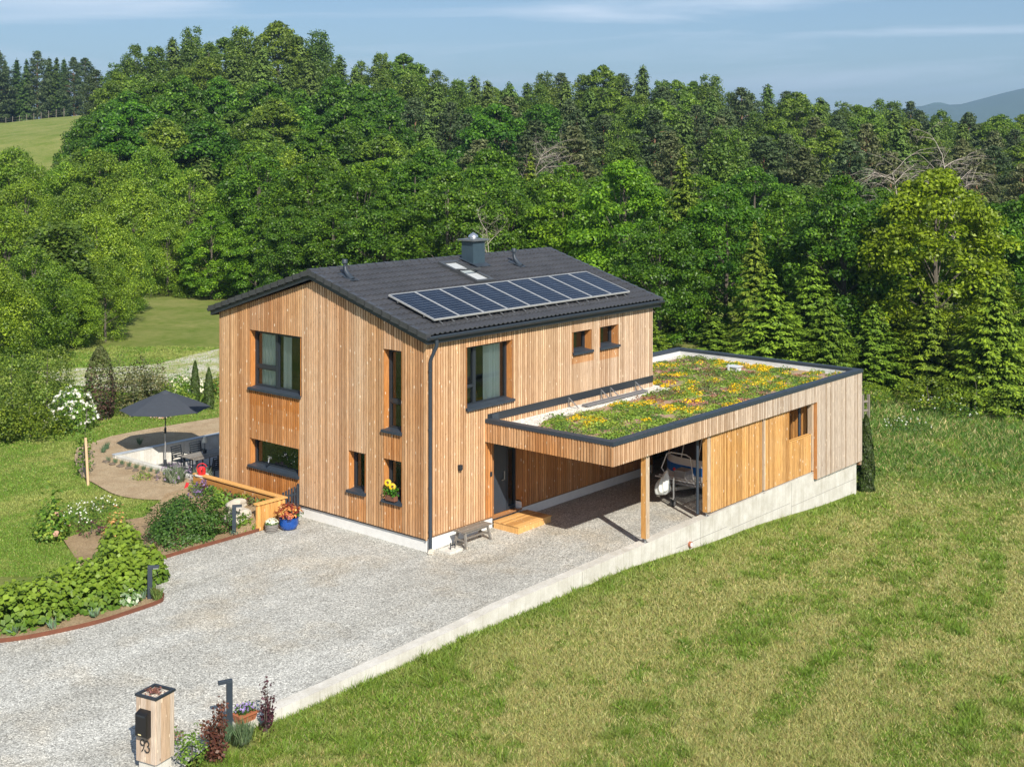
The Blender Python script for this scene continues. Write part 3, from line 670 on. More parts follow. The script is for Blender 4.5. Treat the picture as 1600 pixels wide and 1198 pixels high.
# snow guard lying on the gravel
mb = M(); mb.bar((6.6, -.42, 3.10), (9.9, -.42, 3.10), .22, .05)
sg = mb.build('snow_board', [plain('grey_board', (.16, .16, .17), .6)], cp)
for x in (6.25, 7.95, 8.45, 9.85):
    mb = M(); mb.bar((x, -.06, 3.06), (x, -.06, 3.36), .04, .02, up=(1, 0, 0)); mb.bar((x, -.07, 3.34), (x+.02, -.42, 3.08), .04, .02); mb.build('bracket', [STEEL], cp)
# posts
def post(x, z0):
    mb = M(); y = -4.36
    mb.box((x-.08, y-.08, z0+.12), (x+.08, y+.08, ZB+.02), 0, (.75, .55, 0)); mb.box((x-.081, y-.095, z0+.12), (x+.081, y-.0805, ZB+.02), 0, (0, .6, 1))
    p = mb.build('post', [WOODN], cp)
    b = M(); b.tube([(x, y, z0), (x, y, z0+.12)], .02, 8); b.box((x-.07, y-.07, z0), (x+.07, y+.07, z0+.012)); b.box((x-.06, y-.06, z0+.105), (x+.06, y+.06, z0+.118)); b.build('post_foot', [STEEL], p)
WT = .25
post(4.18, .19); post(7.36, .235)
for x in (10.62, 13.85):
    mb = M(); mb.box((x-.05, -4.47, WT+.1), (x+.05, -4.30, ZB+.02), 0, (0, .6, 1)); p = mb.build('post', [WOODN], cp)
    b = M(); b.tube([(x, -4.38, WT), (x, -4.38, WT+.1)], .02, 8); b.box((x-.07, -4.45, WT), (x+.07, -4.31, WT+.012)); b.build('post_foot', [STEEL], p)
def screen(x0, x1, op=None):
    mb = M(); ops = [op] if op else []
    clad(mb, lambda u, n, z: (u, -4.41-n, z), x0, x1, WT+.07, ZB-.02, ops, pitch=.098, tonef=lambda u, z: (.35, .12), n0=0, dep=.028)
    clad(mb, lambda u, n, z: (u, -4.39-n, z), x0, x1, WT+.10, ZB-.04, ops, pitch=.098, tonef=lambda u, z: (.9, 0), n0=0, dep=.012)
    for z in (WT+.3, 1.35, ZB-.25): mb.box((x0, -4.38, z), (x1 if not op or z < 1.5 else op[0], -4.34, z+.07), 0, (.6, .3, 0))
    if op:
        mb.box((op[0], -4.45, op[2]-.03), (op[1], -4.30, op[2]+.0), 0, (.3, .8, 0)); mb.box((op[0]-.03, -4.45, op[2]), (op[0], -4.30, ZB), 0, (.8, .5, 0))
    mb.build('slatted_screen', [WOODN], cp)
screen(7.48, 10.54); screen(10.70, 13.78, (12.25, 13.78, 1.58, 2.7))
mb = M(); mb.tube([(7.12, -4.2, 2.62), (7.12, -4.2, .5), (7.10, -4.22, .32)], .045, 10); mb.build('downpipe', [ANTHR], cp, smooth=True)
mb = M(); mb.tube([(13.6, -4.1, 2.62), (13.6, -4.1, .3)], .045, 10); mb.build('downpipe', [ANTHR], cp, smooth=True)
# ------------------------------------------------------------------ retaining wall
rw = empty('retaining_wall', (2, -4.35, -.6), 'long low cast concrete retaining wall between the gravel drive and the meadow', 'wall')
mb = M(); us = [-9.7, -8.7, -7.5, -5, -3.4, -2, 1, 4.1, 7.1, 10, 14.0]
for a, b in zip(us[:-1], us[1:]):
    A = [(a, -4.45, -1.6), (a, -4.15, -1.6), (a, -4.15, wtop(a)), (a, -4.45, wtop(a))]; B = [(b, p[1], p[2] if p[2] < 0 and p[2] < -1 else wtop(b)) for p in A]
    for i in (1, 2, 3): j = (i+1) % 4; mb.poly([A[i], B[i], B[j], A[j]] if False else [A[i], A[j], B[j], B[i]])
    if a == us[0]: mb.poly(A)
mb.box((14.0, -4.45, -2.2), (17.15, -4.2, .03)); mb.box((16.9, -4.2, -2.2), (17.15, 3.0, -.12)); mb.poly([(14, -4.45, 0), (14, -4.15, 0), (14, -4.15, .29), (14, -4.45, .29)])
mb.build('wall_body', [CONC], rw)
mb = M()
for x in (-4.7, 1.2, 6.9, 12.4): mb.box((x, -4.4535, -1.4), (x+.012, -4.45, wtop(x)-.03))
for x0, x1, z in ((8.5, 12.3, -.42), (12.4, 17.1, -.55), (5.6, 8.4, -.3)): mb.box((x0, -4.4535, z), (x1, -4.45, z+.012))
mb.build('formwork_joint', [plain('joint_dark_grey', (.26, .25, .23), .9)], rw)  # thin strips in a darker grey than the concrete mark the joints
mb = M(); mb.tube([(6.3, -4.40, -.34), (6.3, -4.52, -.34)], .085, 18); p = mb.build('drain_pipe', [plain('terracotta_pipe', (.36, .13, .07), .6)], rw)
mb = M(); mb.tube([(6.3, -4.521, -.34), (6.3, -4.53, -.34)], .062, 18); mb.build('pipe_cap', [plain('white_cap', (.7, .7, .7), .5)], p)
# step, bench, slab
st = M(); st.box((2.74, -.98, .05), (4.22, -.04, .27), 0, (.15, .6, .1)); tag(st.build('step', [WOODN], None, bevel=.006), 'low broad wooden step in front of the entrance door', 'step')
mb = M()
for i in range(10): mb.box((2.72, -1.0+i*.096, .27), (4.24, -1.0+i*.096+.09, .298), 0, (.2, random.random(), .1))
mb.build('boards', [WOODN], bpy.data.objects['step'])
bn = empty('bench', (1.45, -.42, .02), 'small weathered grey wooden bench on the gravel against the house wall', 'bench')
mb = M()
for i in range(4): mb.box((.82, -.62+i*.1, .46), (2.02, -.62+i*.1+.09, .49), 0, (0, random.random(), .6))
mb.build('seat', [WOODG], bn)
for x in (.95, 1.88):
    for y, s in ((-.56, -1), (-.30, 1)):
        mb = M(); mb.bar((x, y, .46), (x+(x-1.42)*.12, y+s*.09, .02), .07, .05, up=(1, 0, 0), tone=(0, .5, .6)); mb.build('leg', [WOODG], bn)
mb = M()
for x in (.93, 1.90): mb.bar((x, -.62, .22), (x, -.24, .22), .05, .04, tone=(0, .5, .5))
mb.bar((.93, -.43, .22), (1.90, -.43, .22), .06, .04, tone=(0, .3, .5)); mb.box((1.0, -.58, .40), (1.85, -.56, .46), 0, (0, .5, .5)); mb.build('stretcher', [WOODG], bn)
mb = M(); mb.box((.28, -.62, 0), (.80, -.18, .07)); tag(mb.build('paving_slab', [CONCW], None, bevel=.008), 'pale square slab with a small iron boot scraper beside the bench', 'slab')
mb = M(); mb.bar((.48, -.45, .07), (.48, -.45, .26), .02, .02); mb.bar((.66, -.45, .07), (.66, -.45, .26), .02, .02); mb.bar((.48, -.45, .18), (.66, -.45, .18), .01, .04); mb.build('boot_scraper', [ANTH], bpy.data.objects['paving_slab'])
def rock(name, c, r, mat, label, cat, seed=0, group=None):
    rs = np.random.default_rng(seed); bm = bmesh.new(); bmesh.ops.create_icosphere(bm, subdivisions=3, radius=1)
    ph = rs.uniform(0, 6, 6)
    for v in bm.verts:
        p = v.co; k = 1+.14*math.sin(p.x*3+ph[0])+.12*math.sin(p.y*4+ph[1])+.1*math.sin(p.z*5+p.x*2+ph[2])+rs.uniform(-.03, .03)
        q = max(abs(p.x), abs(p.y), abs(p.z)); k *= (1/q)**.35*.85
        v.co = Vector((p.x*r[0]*k, p.y*r[1]*k, p.z*r[2]*k))+Vector(c)
    me = bpy.data.meshes.new(name); bm.to_mesh(me); bm.free(); me.materials.append(mat)
    o = bpy.data.objects.new(name, me); COL.objects.link(o); tag(o, label, cat, group); return o
STONE = make_concrete('pale_rock', (.52, .48, .41))
rock('stone', (.0, -.16, .06), (.13, .10, .08), STONE, 'small rounded stone at the foot of the house corner by the downpipe', 'stone', 3)
rock('boulder', (-1.98, 5.75, .33), (.42, .34, .30), STONE, 'pale boulder left of the larch boarded planter, behind the bollard', 'boulder', 5)
rock('boulder', (-1.55, 6.35, .48), (.38, .30, .22), STONE, 'second pale boulder, half hidden inside the planter corner', 'boulder', 6)
# corten edging
def edging(pts, label):
    mb = M()
    for (a, b), (c, d) in zip(pts[:-1], pts[1:]):
        mb.bar((a, b, .035), (c, d, .035), .015, .13)
    t = NT('rusted_steel'); n = t.noise(5, 6, .7); t.bsdf(t.mix(n, (.07, .025, .015), (.22, .075, .035)), .8)
    o = mb.build('bed_edging', [t.m]); tag(o, label, 'edging', 'rusty bed edgings')
edging(edgeA, 'straight rusty steel edging between the gravel and the bed in front of the round bush')
edging([(-6.7, 2.5)]+edgeB[1:], 'curved rusty steel edging in front of the leafy hedge')
edging([(-5.47, 5.02), (-6.2, 4.2), (-6.62, 3.1), (-6.7, 2.5)], 'rusty steel edging beside the hedge, mostly hidden by leaves')
# planter box, gate
pl = empty('planter', (-.95, 5.2, 0), 'larch boarded raised planter with a broad top board along the gable side', 'planter')
mb = M(); clad(mb, lambda u, n, z: (u, 5.12-n, z), -1.80, -.74, .0, .76, base=(.08, 0), pitch=.15, dep=.02)
for i in range(24): y = 5.13+i*.175; mb.box((-.76, y, 0), (-.73, y+.16, .76), 0, (.1, random.random(), 0))
mb.box((-1.80, 5.12, .0), (-.76, 5.16, .76), 0, (.3, .3, 0)); mb.box((-.80, 5.16, 0), (-.76, 9.35, .76), 0, (.4, .3, 0)); mb.box((-.98, 5.22, .1), (-.96, 9.35, .74), 0, (.9, .1, 0))
mb.build('planter_boards', [WOODN], pl)
mb = M(); mb.box((-1.82, 5.06, .76), (-.70, 5.24, .80), 0, (.25, .7, 0)); mb.box((-.90, 5.24, .76), (-.70, 9.5, .80), 0, (.3, .6, 0)); mb.build('top_board', [WOODN], pl)
mb = M(); mb.poly([(-1.5, 5.17, .45), (-.97, 5.17, .5), (-.97, 9.3, .5), (-1.5, 9.3, .42)]); mb.poly([(-2.6, 5.17, .0), (-1.5, 5.17, .45), (-1.5, 9.3, .42), (-2.6, 9.3, .1)]); mb.poly([(-2.6, 5.165, -.1), (-1.5, 5.165, -.1), (-1.5, 5.165, .45), (-2.6, 5.165, .0)]); mb.build('soil', [SOIL], pl)
gt = empty('garden_gate', (-.36, 5.36, 0), 'dark grey picket gate between the planter and the gable wall', 'gate')
for i in range(6):
    x = -.66+i*.108; mb = M(); mb.box((x, 5.34, .10), (x+.06, 5.36, .86+.02*i)); mb.build('picket', [ANTHR], gt)
mb = M(); mb.box((-.69, 5.36, .22), (-.03, 5.385, .28)); mb.box((-.69, 5.36, .68), (-.03, 5.385, .74)); mb.build('rail', [ANTHR], gt)
mb = M(); mb.box((-.06, 5.33, 0), (-.028, 5.40, 1.0)); mb.build('gate_post', [ANTHR], gt)
# ------------------------------------------------------------------ terrace pit
tw = empty('terrace_wall', (3.5, 16, -.5), 'pale low concrete wall round the sunken terrace under the parasol', 'wall')
mb = M(); mb.box((.40, 15.98, -.6), (7.2, 16.16, .12)); mb.box((.42, 9.6, -.6), (.64, 15.98, .10)); mb.box((7.0, 9.6, -.6), (7.2, 15.98, .12)); mb.box((.64, 9.42, -.6), (7.2, 9.56, .0))
mb.build('wall_body', [CONCW], tw)
mb = M(); mb.box((.38, 15.96, .12), (7.22, 16.18, .15)); mb.build('wall_coping', [plain('zinc_coping', (.50, .54, .58), .45, .3)], tw)
um = empty('parasol', (2.15, 15.3, -.5), 'open dark blue grey parasol on a pale pole over the sunken terrace', 'parasol')
UX, UY, UZ = 2.10, 15.4, 2.25
mb = M(); n = 8; Rr = 1.62
for k in range(n):
    a0, a1 = 2*math.pi*(k+.2)/n, 2*math.pi*(k+1.2)/n
    ts = [0.06, .35, .7, 1.0]
    for t0_, t1_ in zip(ts[:-1], ts[1:]):
        P0 = lambda a, t: (UX+math.cos(a)*Rr*t, UY+math.sin(a)*Rr*t, UZ-.62*t**1.15)
        am = (a0+a1)/2; Pm = lambda t: (UX+math.cos(am)*Rr*t*.925, UY+math.sin(am)*Rr*t*.925, UZ-.62*t**1.15+.012*t)
        mb.poly([P0(a0, t0_), P0(a0, t1_), Pm(t1_), Pm(t0_)]); mb.poly([Pm(t0_), Pm(t1_), P0(a1, t1_), P0(a1, t0_)])
cloth = plain('parasol_cloth', (.040, .048, .062), .85, 0, .1, .1)
o = mb.build('canopy', [cloth], um); sm = o.modifiers.new('t', 'SOLIDIFY'); sm.thickness = .01; sm.offset = -1 
mb = M(); mb.lathe((UX, UY, UZ-.04), [(.22, -.04), (.2, .0), (.08, .055), (.02, .075)], 16); mb.build('vent_cap', [cloth], um, smooth=True)
mb = M(); mb.tube([(UX, UY, -.42), (UX, UY, 1.0)], .026, 12); mb.build('lower_pole', [plain('pale_pole', (.6, .6, .6), .3, .7)], um, smooth=True)
mb = M(); mb.tube([(UX, UY, .8), (UX, UY, UZ-.03)], .021, 12); mb.tube([(UX, UY, .72), (UX, UY, .92)], .04, 12); mb.bar((UX-.02, UY, .85), (UX-.10, UY-.03, .85), .02, .02); mb.build('upper_pole', [ANTH], um, smooth=True)
for k in range(8):
    a = 2*math.pi*(k+.2)/8; mb = M(); mb.bar((UX, UY, UZ-.08), (UX+math.cos(a)*1.6, UY+math.sin(a)*1.6, UZ-.655), .018, .02); mb.bar((UX+.02*math.cos(a), UY+.02*math.sin(a), 1.35), (UX+math.cos(a)*.8, UY+math.sin(a)*.8, UZ-.36), .014, .014); mb.build('rib', [ANTH], um)
mb = M(); mb.lathe((UX, UY, -.5), [(.26, 0), (.26, .06), (.06, .08), (.045, .26)], 20); mb.build('parasol_base', [ANTH], um, smooth=True)
# table + chairs
TX, TY = 2.45, 13.3; TW = (1.6, .95)
tb = empty('garden_table', (TX, TY, -.5), 'weathered grey garden table on the sunken terrace near the house corner', 'table')
mb = M()
for i in range(8): mb.box((TX-.85, TY-.46+i*.115, .21), (TX+.85, TY-.46+i*.115+.108, .24), 0, (0, random.random(), .8))
mb.build('tabletop', [WOODG], tb)
for sx in (-1, 1):
    for sy in (-1, 1):
        mb = M(); mb.box((TX+sx*.74-.035, TY+sy*.38-.035, -.5), (TX+sx*.74+.035, TY+sy*.38+.035, .21)); mb.build('leg', [ANTH], tb)
def chair(x, y, rz, label):
    c = empty('garden_chair', (x, y, -.5), label, 'chair', 'garden chairs at the terrace table', rz)
    def L_(mb, nm, m=ANTH): return mb.build(nm, [m], c, world=False)
    mb = M(); mb.box((-.25, -.24, .42), (.25, .24, .45)); L_(mb, 'seat')
    mb = M(); mb.bar((-.22, .25, .45), (-.22, .36, .92), .03, .03); mb.bar((.22, .25, .45), (.22, .36, .92), .03, .03); mb.bar((-.22, .36, .90), (.22, .36, .90), .03, .03)
    for i in range(5): mb.bar((-.22, .28+.017*i, .52+.075*i), (.22, .28+.017*i, .52+.075*i), .012, .05)
    L_(mb, 'backrest')
    for sx in (-1, 1):
        mb = M(); mb.bar((sx*.26, -.24, 0), (sx*.26, -.24, .62), .03, .03); mb.bar((sx*.26, .25, 0), (sx*.26, .25, .62), .03, .03); mb.bar((sx*.26, -.26, .63), (sx*.26, .27, .63), .05, .025); L_(mb, 'armrest')
chair(2.0, 14.2, .1, 'dark garden chair left of the parasol pole side, behind the table'); chair(2.75, 14.2, -.1, 'dark garden chair behind the table, nearer the house')
chair(1.95, 12.35, math.pi, 'dark garden chair in front of the table, nearer the drive'); chair(4.0, 13.3, -math.pi/2, 'dark garden chair at the far end of the table')
ln = empty('table_lamp', (2.42, 13.45, .24), 'small table lamp with dark foot and pale shade on the garden table', 'lamp')
mb = M(); mb.lathe((2.42, 13.45, .24), [(.07, 0), (.07, .12), (.03, .14), (.012, .16), (.012, .45)], 14); mb.build('lamp_foot', [ANTH], ln, smooth=True)
mb = M(); mb.lathe((2.42, 13.45, .62), [(.10, 0), (.05, .2)], 14); mb.build('lamp_shade', [plain('pale_shade', (.7, .66, .55), .8)], ln, smooth=True)
# watering can on planter end
RED = plain('red_plastic', (.62, .02, .025), .35)
wc = empty('watering_can', (-.80, 9.15, .80), 'red watering can standing on the far end of the planter board', 'watering can')
mb = M(); mb.lathe((-.80, 9.15, .80), [(.11, 0), (.125, .03), (.115, .2), (.085, .24), (.06, .24)], 18); mb.build('can_body', [RED], wc, smooth=True)
mb = M(); mb.tube([(-.86, 9.06, .86), (-.90, 8.98, .95), (-.93, 8.92, 1.04)], [.03, .02, .016], 8); mb.lathe((-.93, 8.92, 1.03), [(.02, 0), (.045, .03), (.045, .04)], 10); mb.build('spout', [RED], wc, smooth=True)
mb = M(); mb.tube([(-.90, 9.22, .88)]+[(-.80-.12*math.cos(t), 9.15+.09*math.cos(t), 1.02+.13*math.sin(t)) for t in [0, .6, 1.2, 1.8, 2.4, 3.0]], .014, 8); mb.build('handle', [RED], wc, smooth=True)
mb = M(); mb.tube([(-1.12, 9.6, .22), (-1.0, 9.62, .5)], [.06, .05], 8); mb.tube([(-1.12, 9.6, .22), (-1.18, 9.5, .05)], [.06, .07], 8); o = mb.build('garden_hose_reel', [RED], None, smooth=True); tag(o, 'small red garden sprayer on the soil below the watering can', 'sprayer'); o.name = 'garden_sprayer'
mb = M(); mb.lathe((-.80, 9.15, .0), [(.16, 0), (.17, .76), (.22, .78), (.22, .797)], 14); mb.build('planter_end_post', [CONCW], pl)
# pots
bp = empty('flower_pot', (-1.02, 4.62, 0), 'large glossy blue pot with orange and bronze leaves in front of the planter', 'plant pot')
mb = M(); mb.lathe((-1.02, 4.62, 0), [(.17, 0), (.24, .05), (.29, .18), (.285, .30), (.30, .34), (.27, .35), (.25, .30)], 28); mb.build('pot', [plain('blue_glaze', (.005, .075, .36), .12, 0, 0, .3, .8)], bp, smooth=True)
ca = Cards(); n = 520; d = rdir(n); d[:, 2] = abs(d[:, 2]); C = np.array([-1.02, 4.62, .42])+d*np.array([.42, .42, .33])*rng.uniform(.5, 1.1, (n, 1))
cc = jcol((.50, .19, .06), n, .35); g_ = rng.random(n) < .35; cc[g_] = jcol((.22, .04, .03), g_.sum()); g_ = rng.random(n) < .2; cc[g_] = jcol((.65, .40, .12), g_.sum())
g_ = (C[:, 0] > -1.0) & (C[:, 2] < .5); cc[g_] = jcol((.06, .15, .02), g_.sum()); ca.add(C, d+[0, 0, .5], rng.uniform(.07, .12, n), cc, .6); ca.build('foliage', LEAFP, bp)
bp = empty('basket_pot', (-1.52, 4.78, 0), 'grey wicker basket pot with white flowers left of the blue pot', 'plant pot')
mb = M(); mb.lathe((-1.52, 4.78, 0), [(.14, 0), (.165, .06), (.185, .14), (.19, .24), (.17, .25), (.16, .2)], 22)
mb.build('basket', [plain('grey_wicker', (.17, .16, .15), .8, 0, .8, .4)], bp, smooth=True)
mb = M()
for z in (.04, .09, .14, .19, .235): mb.tube([(-1.52+math.cos(t)*(.165+z*.12), 4.78+math.sin(t)*(.165+z*.12), z) for t in np.linspace(0, 6.283, 20)], .012, 5)
mb.build('weave', [plain('light_wicker', (.27, .25, .23), .8)], bp)
ca = Cards(); n = 160; d = rdir(n); d[:, 2] = abs(d[:, 2]); C = np.array([-1.52, 4.78, .26])+d*np.array([.2, .2, .14]); cc = jcol((.08, .15, .03), n); g_ = d[:, 2] > .25; cc[g_] = jcol((.75, .75, .66), g_.sum(), .1); ca.add(C, d+[0, 0, .7], .07, cc, .9); ca.build('flowers', LEAFP, bp)
# sunflower box on the sill
fb = empty('flower_box', (-.06, 1.30, 1.25), 'brown box of two sunflowers on the low window sill', 'flower box')
mb = M(); mb.box((-.14, 1.12, 1.22), (-.0, 1.50, 1.36)); mb.build('trough', [plain('brown_trough', (.17, .07, .04), .7)], fb, bevel=.01)
ca = Cards(); n = 150; C = np.stack([rng.uniform(-.18, .04, n), rng.uniform(1.10, 1.52, n), rng.uniform(1.36, 1.62, n)], 1); ca.add(C, rdir(n)+[-.3, -.3, .5], .09, jcol((.07, .20, .02), n), .6); ca.build('foliage', LEAFP, fb)
for (yy, zz) in ((1.40, 1.72), (1.22, 1.64)):
    c0 = np.array([-.12, yy, zz]); ax = np.array([-.7, -.6, .35]); ax /= np.linalg.norm(ax); u = np.cross(ax, [0, 0, 1]); u /= np.linalg.norm(u); w_ = np.cross(ax, u)
    pc = Cards(); ang = np.linspace(0, 6.283, 16, endpoint=False); Dd = np.cos(ang)[:, None]*u+np.sin(ang)[:, None]*w_; pc.add(c0+Dd*.065, np.tile(ax, (16, 1)), .085, jcol((.85, .55, .005), 16, .08), .45, T=Dd)
    n = 14; rr = rng.uniform(0, .03, n); an = rng.uniform(0, 6.28, n); pc.add(c0+ax*.012+(np.cos(an)*rr)[:, None]*u+(np.sin(an)*rr)[:, None]*w_, np.tile(ax, (n, 1)), .04, jcol((.10, .04, .01), n), 1); pc.build('sunflower', LEAFP, fb)
mb = M(); mb.tube([(-.08, 1.40, 1.4), (-.11, 1.40, 1.71)], .007, 5); mb.tube([(-.08, 1.24, 1.4), (-.11, 1.22, 1.63)], .007, 5); mb.build('stem', [plain('green_stem', (.06, .15, .03), .6)], fb)
# bollard lights
def bollard(x, y, z, h, rz, label):
    b = empty('bollard_light', (x, y, z), label, 'bollard light', 'anthracite bollard lights along the drive', rz)
    mb = M(); mb.box((-.055, -.04, 0), (.055, .04, h)); mb.build('post', [ANTHR], b, world=False, bevel=.006)
    mb = M(); mb.box((-.055, -.04, h-.002), (.22, .04, h+.035)); mb.box((.055, -.038, h-.03), (.218, .038, h-.003)); mb.build('lamp_head', [ANTHR], b, world=False, bevel=.005)
    mb = M(); mb.box((.075, -.03, h-.042), (.2, .03, h-.031)); mb.build('diffuser', [plain('diffuser_lens', (.6, .62, .64), .3)], b, world=False)
bollard(-9.92, -4.42, -.1, .92, R(160), 'dark bollard light at the low end of the concrete wall beside the terracotta trough')
bollard(-7.02, 2.62, .0, .80, R(-40), 'dark bollard light at the corner of the leafy hedge')
bollard(-2.42, 5.35, .03, .80, R(-40), 'dark bollard light between the round bush and the planter')
# house number pillar
PX, PY, PR = -11.64, -4.52, R(13)
pi = empty('house_number_pillar', (PX, PY, -.05), 'square larch pillar with a black letter box and the number 93', 'pillar', rz=PR)
pw_ = .225; ph_ = 1.22
for nm, P in (('left', lambda u, n, z: (-pw_-n, -u, z)), ('front', lambda u, n, z: (u, -pw_-n, z)), ('right', lambda u, n, z: (pw_+n, u, z)), ('back', lambda u, n, z: (-u, pw_+n, z))):
    mb = M()
    for i, (a, b) in enumerate(((-pw_-.0, -.115), (-.11, .0), (.005, .115), (.12, pw_+.0))):
        mb.box((a, 0, .06), (b, .02, ph_), 0, (random.choice([.1, .45, .0, .25]), random.uniform(.1, .8), random.choice([.5, .9, .7])), P)
    o = mb.build('cladding_side', [WOOD], pi, world=False)
mb = M(); q = pw_+.03
mb.box((-q, -q, ph_), (q, -q+.05, ph_+.04)); mb.box((-q, q-.05, ph_), (q, q, ph_+.04)); mb.box((-q, -q+.05, ph_), (-q+.05, q-.05, ph_+.04)); mb.box((q-.05, -q+.05, ph_), (q, q-.05, ph_+.04)); mb.build('top_frame', [ANTH], pi, world=False)
mb = M(); mb.box((-pw_+.03, -pw_+.03, ph_-.02), (pw_-.03, pw_-.03, ph_+.005)); mb.build('pebble_fill', [make_gravel('fine_pebbles', (.6, .55, .48), 40)], pi, world=False)
ca = Cards(); n = 140; C = np.stack([rng.normal(0, .07, n), rng.normal(.02, .07, n), ph_+rng.uniform(.01, .09, n)], 1); ca.add(C, rdir(n)+[0, 0, .8], .05, jcol((.24, .11, .09), n, .4), .7); ca.build('houseleek', LEAFP, pi, world=False)
mb = M(); mb.box((-.2, -.2, -.3), (.2, .2, .06)); mb.build('pillar_foot', [CONC], pi, world=False)
PLf = lambda u, n, z: (-pw_-.02-n, -u, z)
mb = M(); prf = [(0, 1.02), (.125, .97), (.125, .58), (.10, .55), (0, .55)]
A = [PLf(-.13, n_, z_) for n_, z_ in prf]; B = [PLf(.13, n_, z_) for n_, z_ in prf]; mb.poly(A[::-1]); mb.poly(B)
for i in range(5): j = (i+1) % 5; mb.poly([A[i], A[j], B[j], B[i]])
lb = mb.build('letter_box', [plain('black_letter_box', (.008, .008, .009), .3)], pi, world=False, bevel=.006)
mb = M(); mb.box((-.10, .126, .93), (.10, .130, .96), P=PLf); mb.build('letter_flap', [ANTH], lb, world=False)
mb = M(); mb.box((-.06, .1255, .60), (.01, .129, .62), P=PLf); mb.build('name_plate', [plain('pale_plate', (.75, .65, .35), .4)], lb, world=False)
# number 93 as raised figures
def ring(cx, cz, r, a0, a1, n=18): return [(cx+r*math.cos(a0+(a1-a0)*i/n), cz+r*math.sin(a0+(a1-a0)*i/n)) for i in range(n+1)]
nine = ring(-.055, .425, .048, R(-10), R(350), 22); tail = [(-.008, .425), (-.015, .36), (-.035, .31), (-.07, .265)]
three = ring(.058, .425, .043, R(160), R(-75), 14)+ring(.055, .325, .056, R(80), R(-165), 16)
mb = M()
for pts in (nine, tail, three): mb.tube([PLf(u, .022, z) for u, z in pts], .0105, 6)
mb.build('number_93', [plain('black_figures', (.01, .01, .01), .4)], pi, world=False)
# terracotta trough
tt = empty('flower_trough', (-9.35, -4.32, .12), 'terracotta trough of violet pansies on the low end of the concrete wall', 'flower box')
zt_ = wtop(-9.45)
mb = M()
A = [(-9.66, -4.42, zt_), (-9.30, -4.42, zt_), (-9.30, -4.24, zt_), (-9.66, -4.24, zt_)]; B = [(-9.70, -4.46, zt_+.17), (-9.26, -4.46, zt_+.17), (-9.26, -4.20, zt_+.17), (-9.70, -4.20, zt_+.17)]
mb.poly(A[::-1]); mb.poly(B)
for i in range(4): j = (i+1) % 4; mb.poly([A[i], A[j], B[j], B[i]])
mb.box((-9.72, -4.48, zt_+.14), (-9.24, -4.461, zt_+.175)); mb.box((-9.72, -4.199, zt_+.14), (-9.24, -4.18, zt_+.175)); mb.build('trough', [plain('terracotta', (.38, .13, .06), .7)], tt)
ca = Cards(); n = 260; C = np.stack([rng.uniform(-9.66, -9.3, n), rng.uniform(-4.44, -4.22, n), zt_+.16+rng.uniform(0, .17, n)], 1); cc = jcol((.07, .14, .03), n); g_ = (rng.random(n) < .45) & (C[:, 2] > zt_+.22); cc[g_] = jcol((.36, .28, .62), g_.sum(), .2); ca.add(C, rdir(n)+[-.3, -.3, .8], .055, cc, .9); ca.build('pansies', LEAFP, tt)
# ------------------------------------------------------------------ caravan
cv = empty('caravan', (11.6, -2.4, .1), 'white caravan with a blue band and dark front windows parked in the carport', 'caravan')
x0c, yc0, yc1 = 9.35, -3.55, -1.35
CW = plain('caravan_white', (.80, .79, .76), .35, 0, 0, .05); CB = plain('caravan_blue', (.01, .16, .55), .3, 0, 0, .05); CD = plain('caravan_window', (.02, .02, .022), .08)
# front outline (x offset, z), bowed in plan
prf = [(.14, .36), (.03, .44), (.0, .58), (.0, .74), (.0, 1.02), (.03, 1.12), (.08, 1.22), (.38, 2.0), (.52, 2.2), (.9, 2.35)]
def cpt(i, s):   # s in -1..1 across the width; rounded corners
    dx, z = prf[i]; y = (yc0+yc1)/2+s*(yc1-yc0)/2; return (x0c+dx+.45*abs(s)**3.0, y, z)
ss = np.linspace(-1, 1, 13); body = M(); blue = M(); wn = M()
for i in range(len(prf)-1):
    for a, b in zip(ss[:-1], ss[1:]):
        q = [cpt(i, a), cpt(i, b), cpt(i+1, b), cpt(i+1, a)]; (blue if i == 3 else body).poly(q)
for s in (-1, 1):
    pts = [cpt(i, s) for i in range(len(prf))]; y = pts[0][1]
    for i in range(len(prf)-1):
        far = 13.3; q = [pts[i], (far, y, pts[i][2]), (far, y, pts[i+1][2]), pts[i+1]]; (blue if i == 3 else body).poly(q)
body.poly([(x0c+1.3, yc0, 2.35), (13.3, yc0, 2.35), (13.3, yc1, 2.35), (x0c+1.3, yc1, 2.35)]); body.poly([(13.3, yc0, .5), (13.3, yc1, .5), (13.3, yc1, 2.5), (13.3, yc0, 2.35)]); body.poly([(x0c+.4, yc0, .4), (x0c+.4, yc1, .4), (13.3, yc1, .4), (13.3, yc0, .4)])
body.build('caravan_body', [CW], cv, smooth=True); blue.build('blue_band', [CB], cv, smooth=True)
for s0, s1 in ((-.86, -.30), (-.26, .26), (.30, .86)):
    w_ = M()
    for a, b in zip(np.linspace(s0, s1, 5)[:-1], np.linspace(s0, s1, 5)[1:]):
        def wp(s, f): 
            p = cpt(6, s); r_ = cpt(7, s); return (p[0]+(r_[0]-p[0])*f-.02, p[1], p[2]+(r_[2]-p[2])*f)
        w_.poly([wp(a, .02), wp(b, .02), wp(b, .9), wp(a, .9)])
    w_.build('front_window', [CD], cv, smooth=True)
for s in (-1, 1):
    mb = M(); y = (yc0+yc1)/2+s*1.0; mb.tube([(11.6, y-.1, .40), (11.6, y+.1, .40)], .32, 20); mb.build('wheel', [plain('tyre', (.02, .02, .02), .8)], cv)
mb = M(); cy = (yc0+yc1)/2
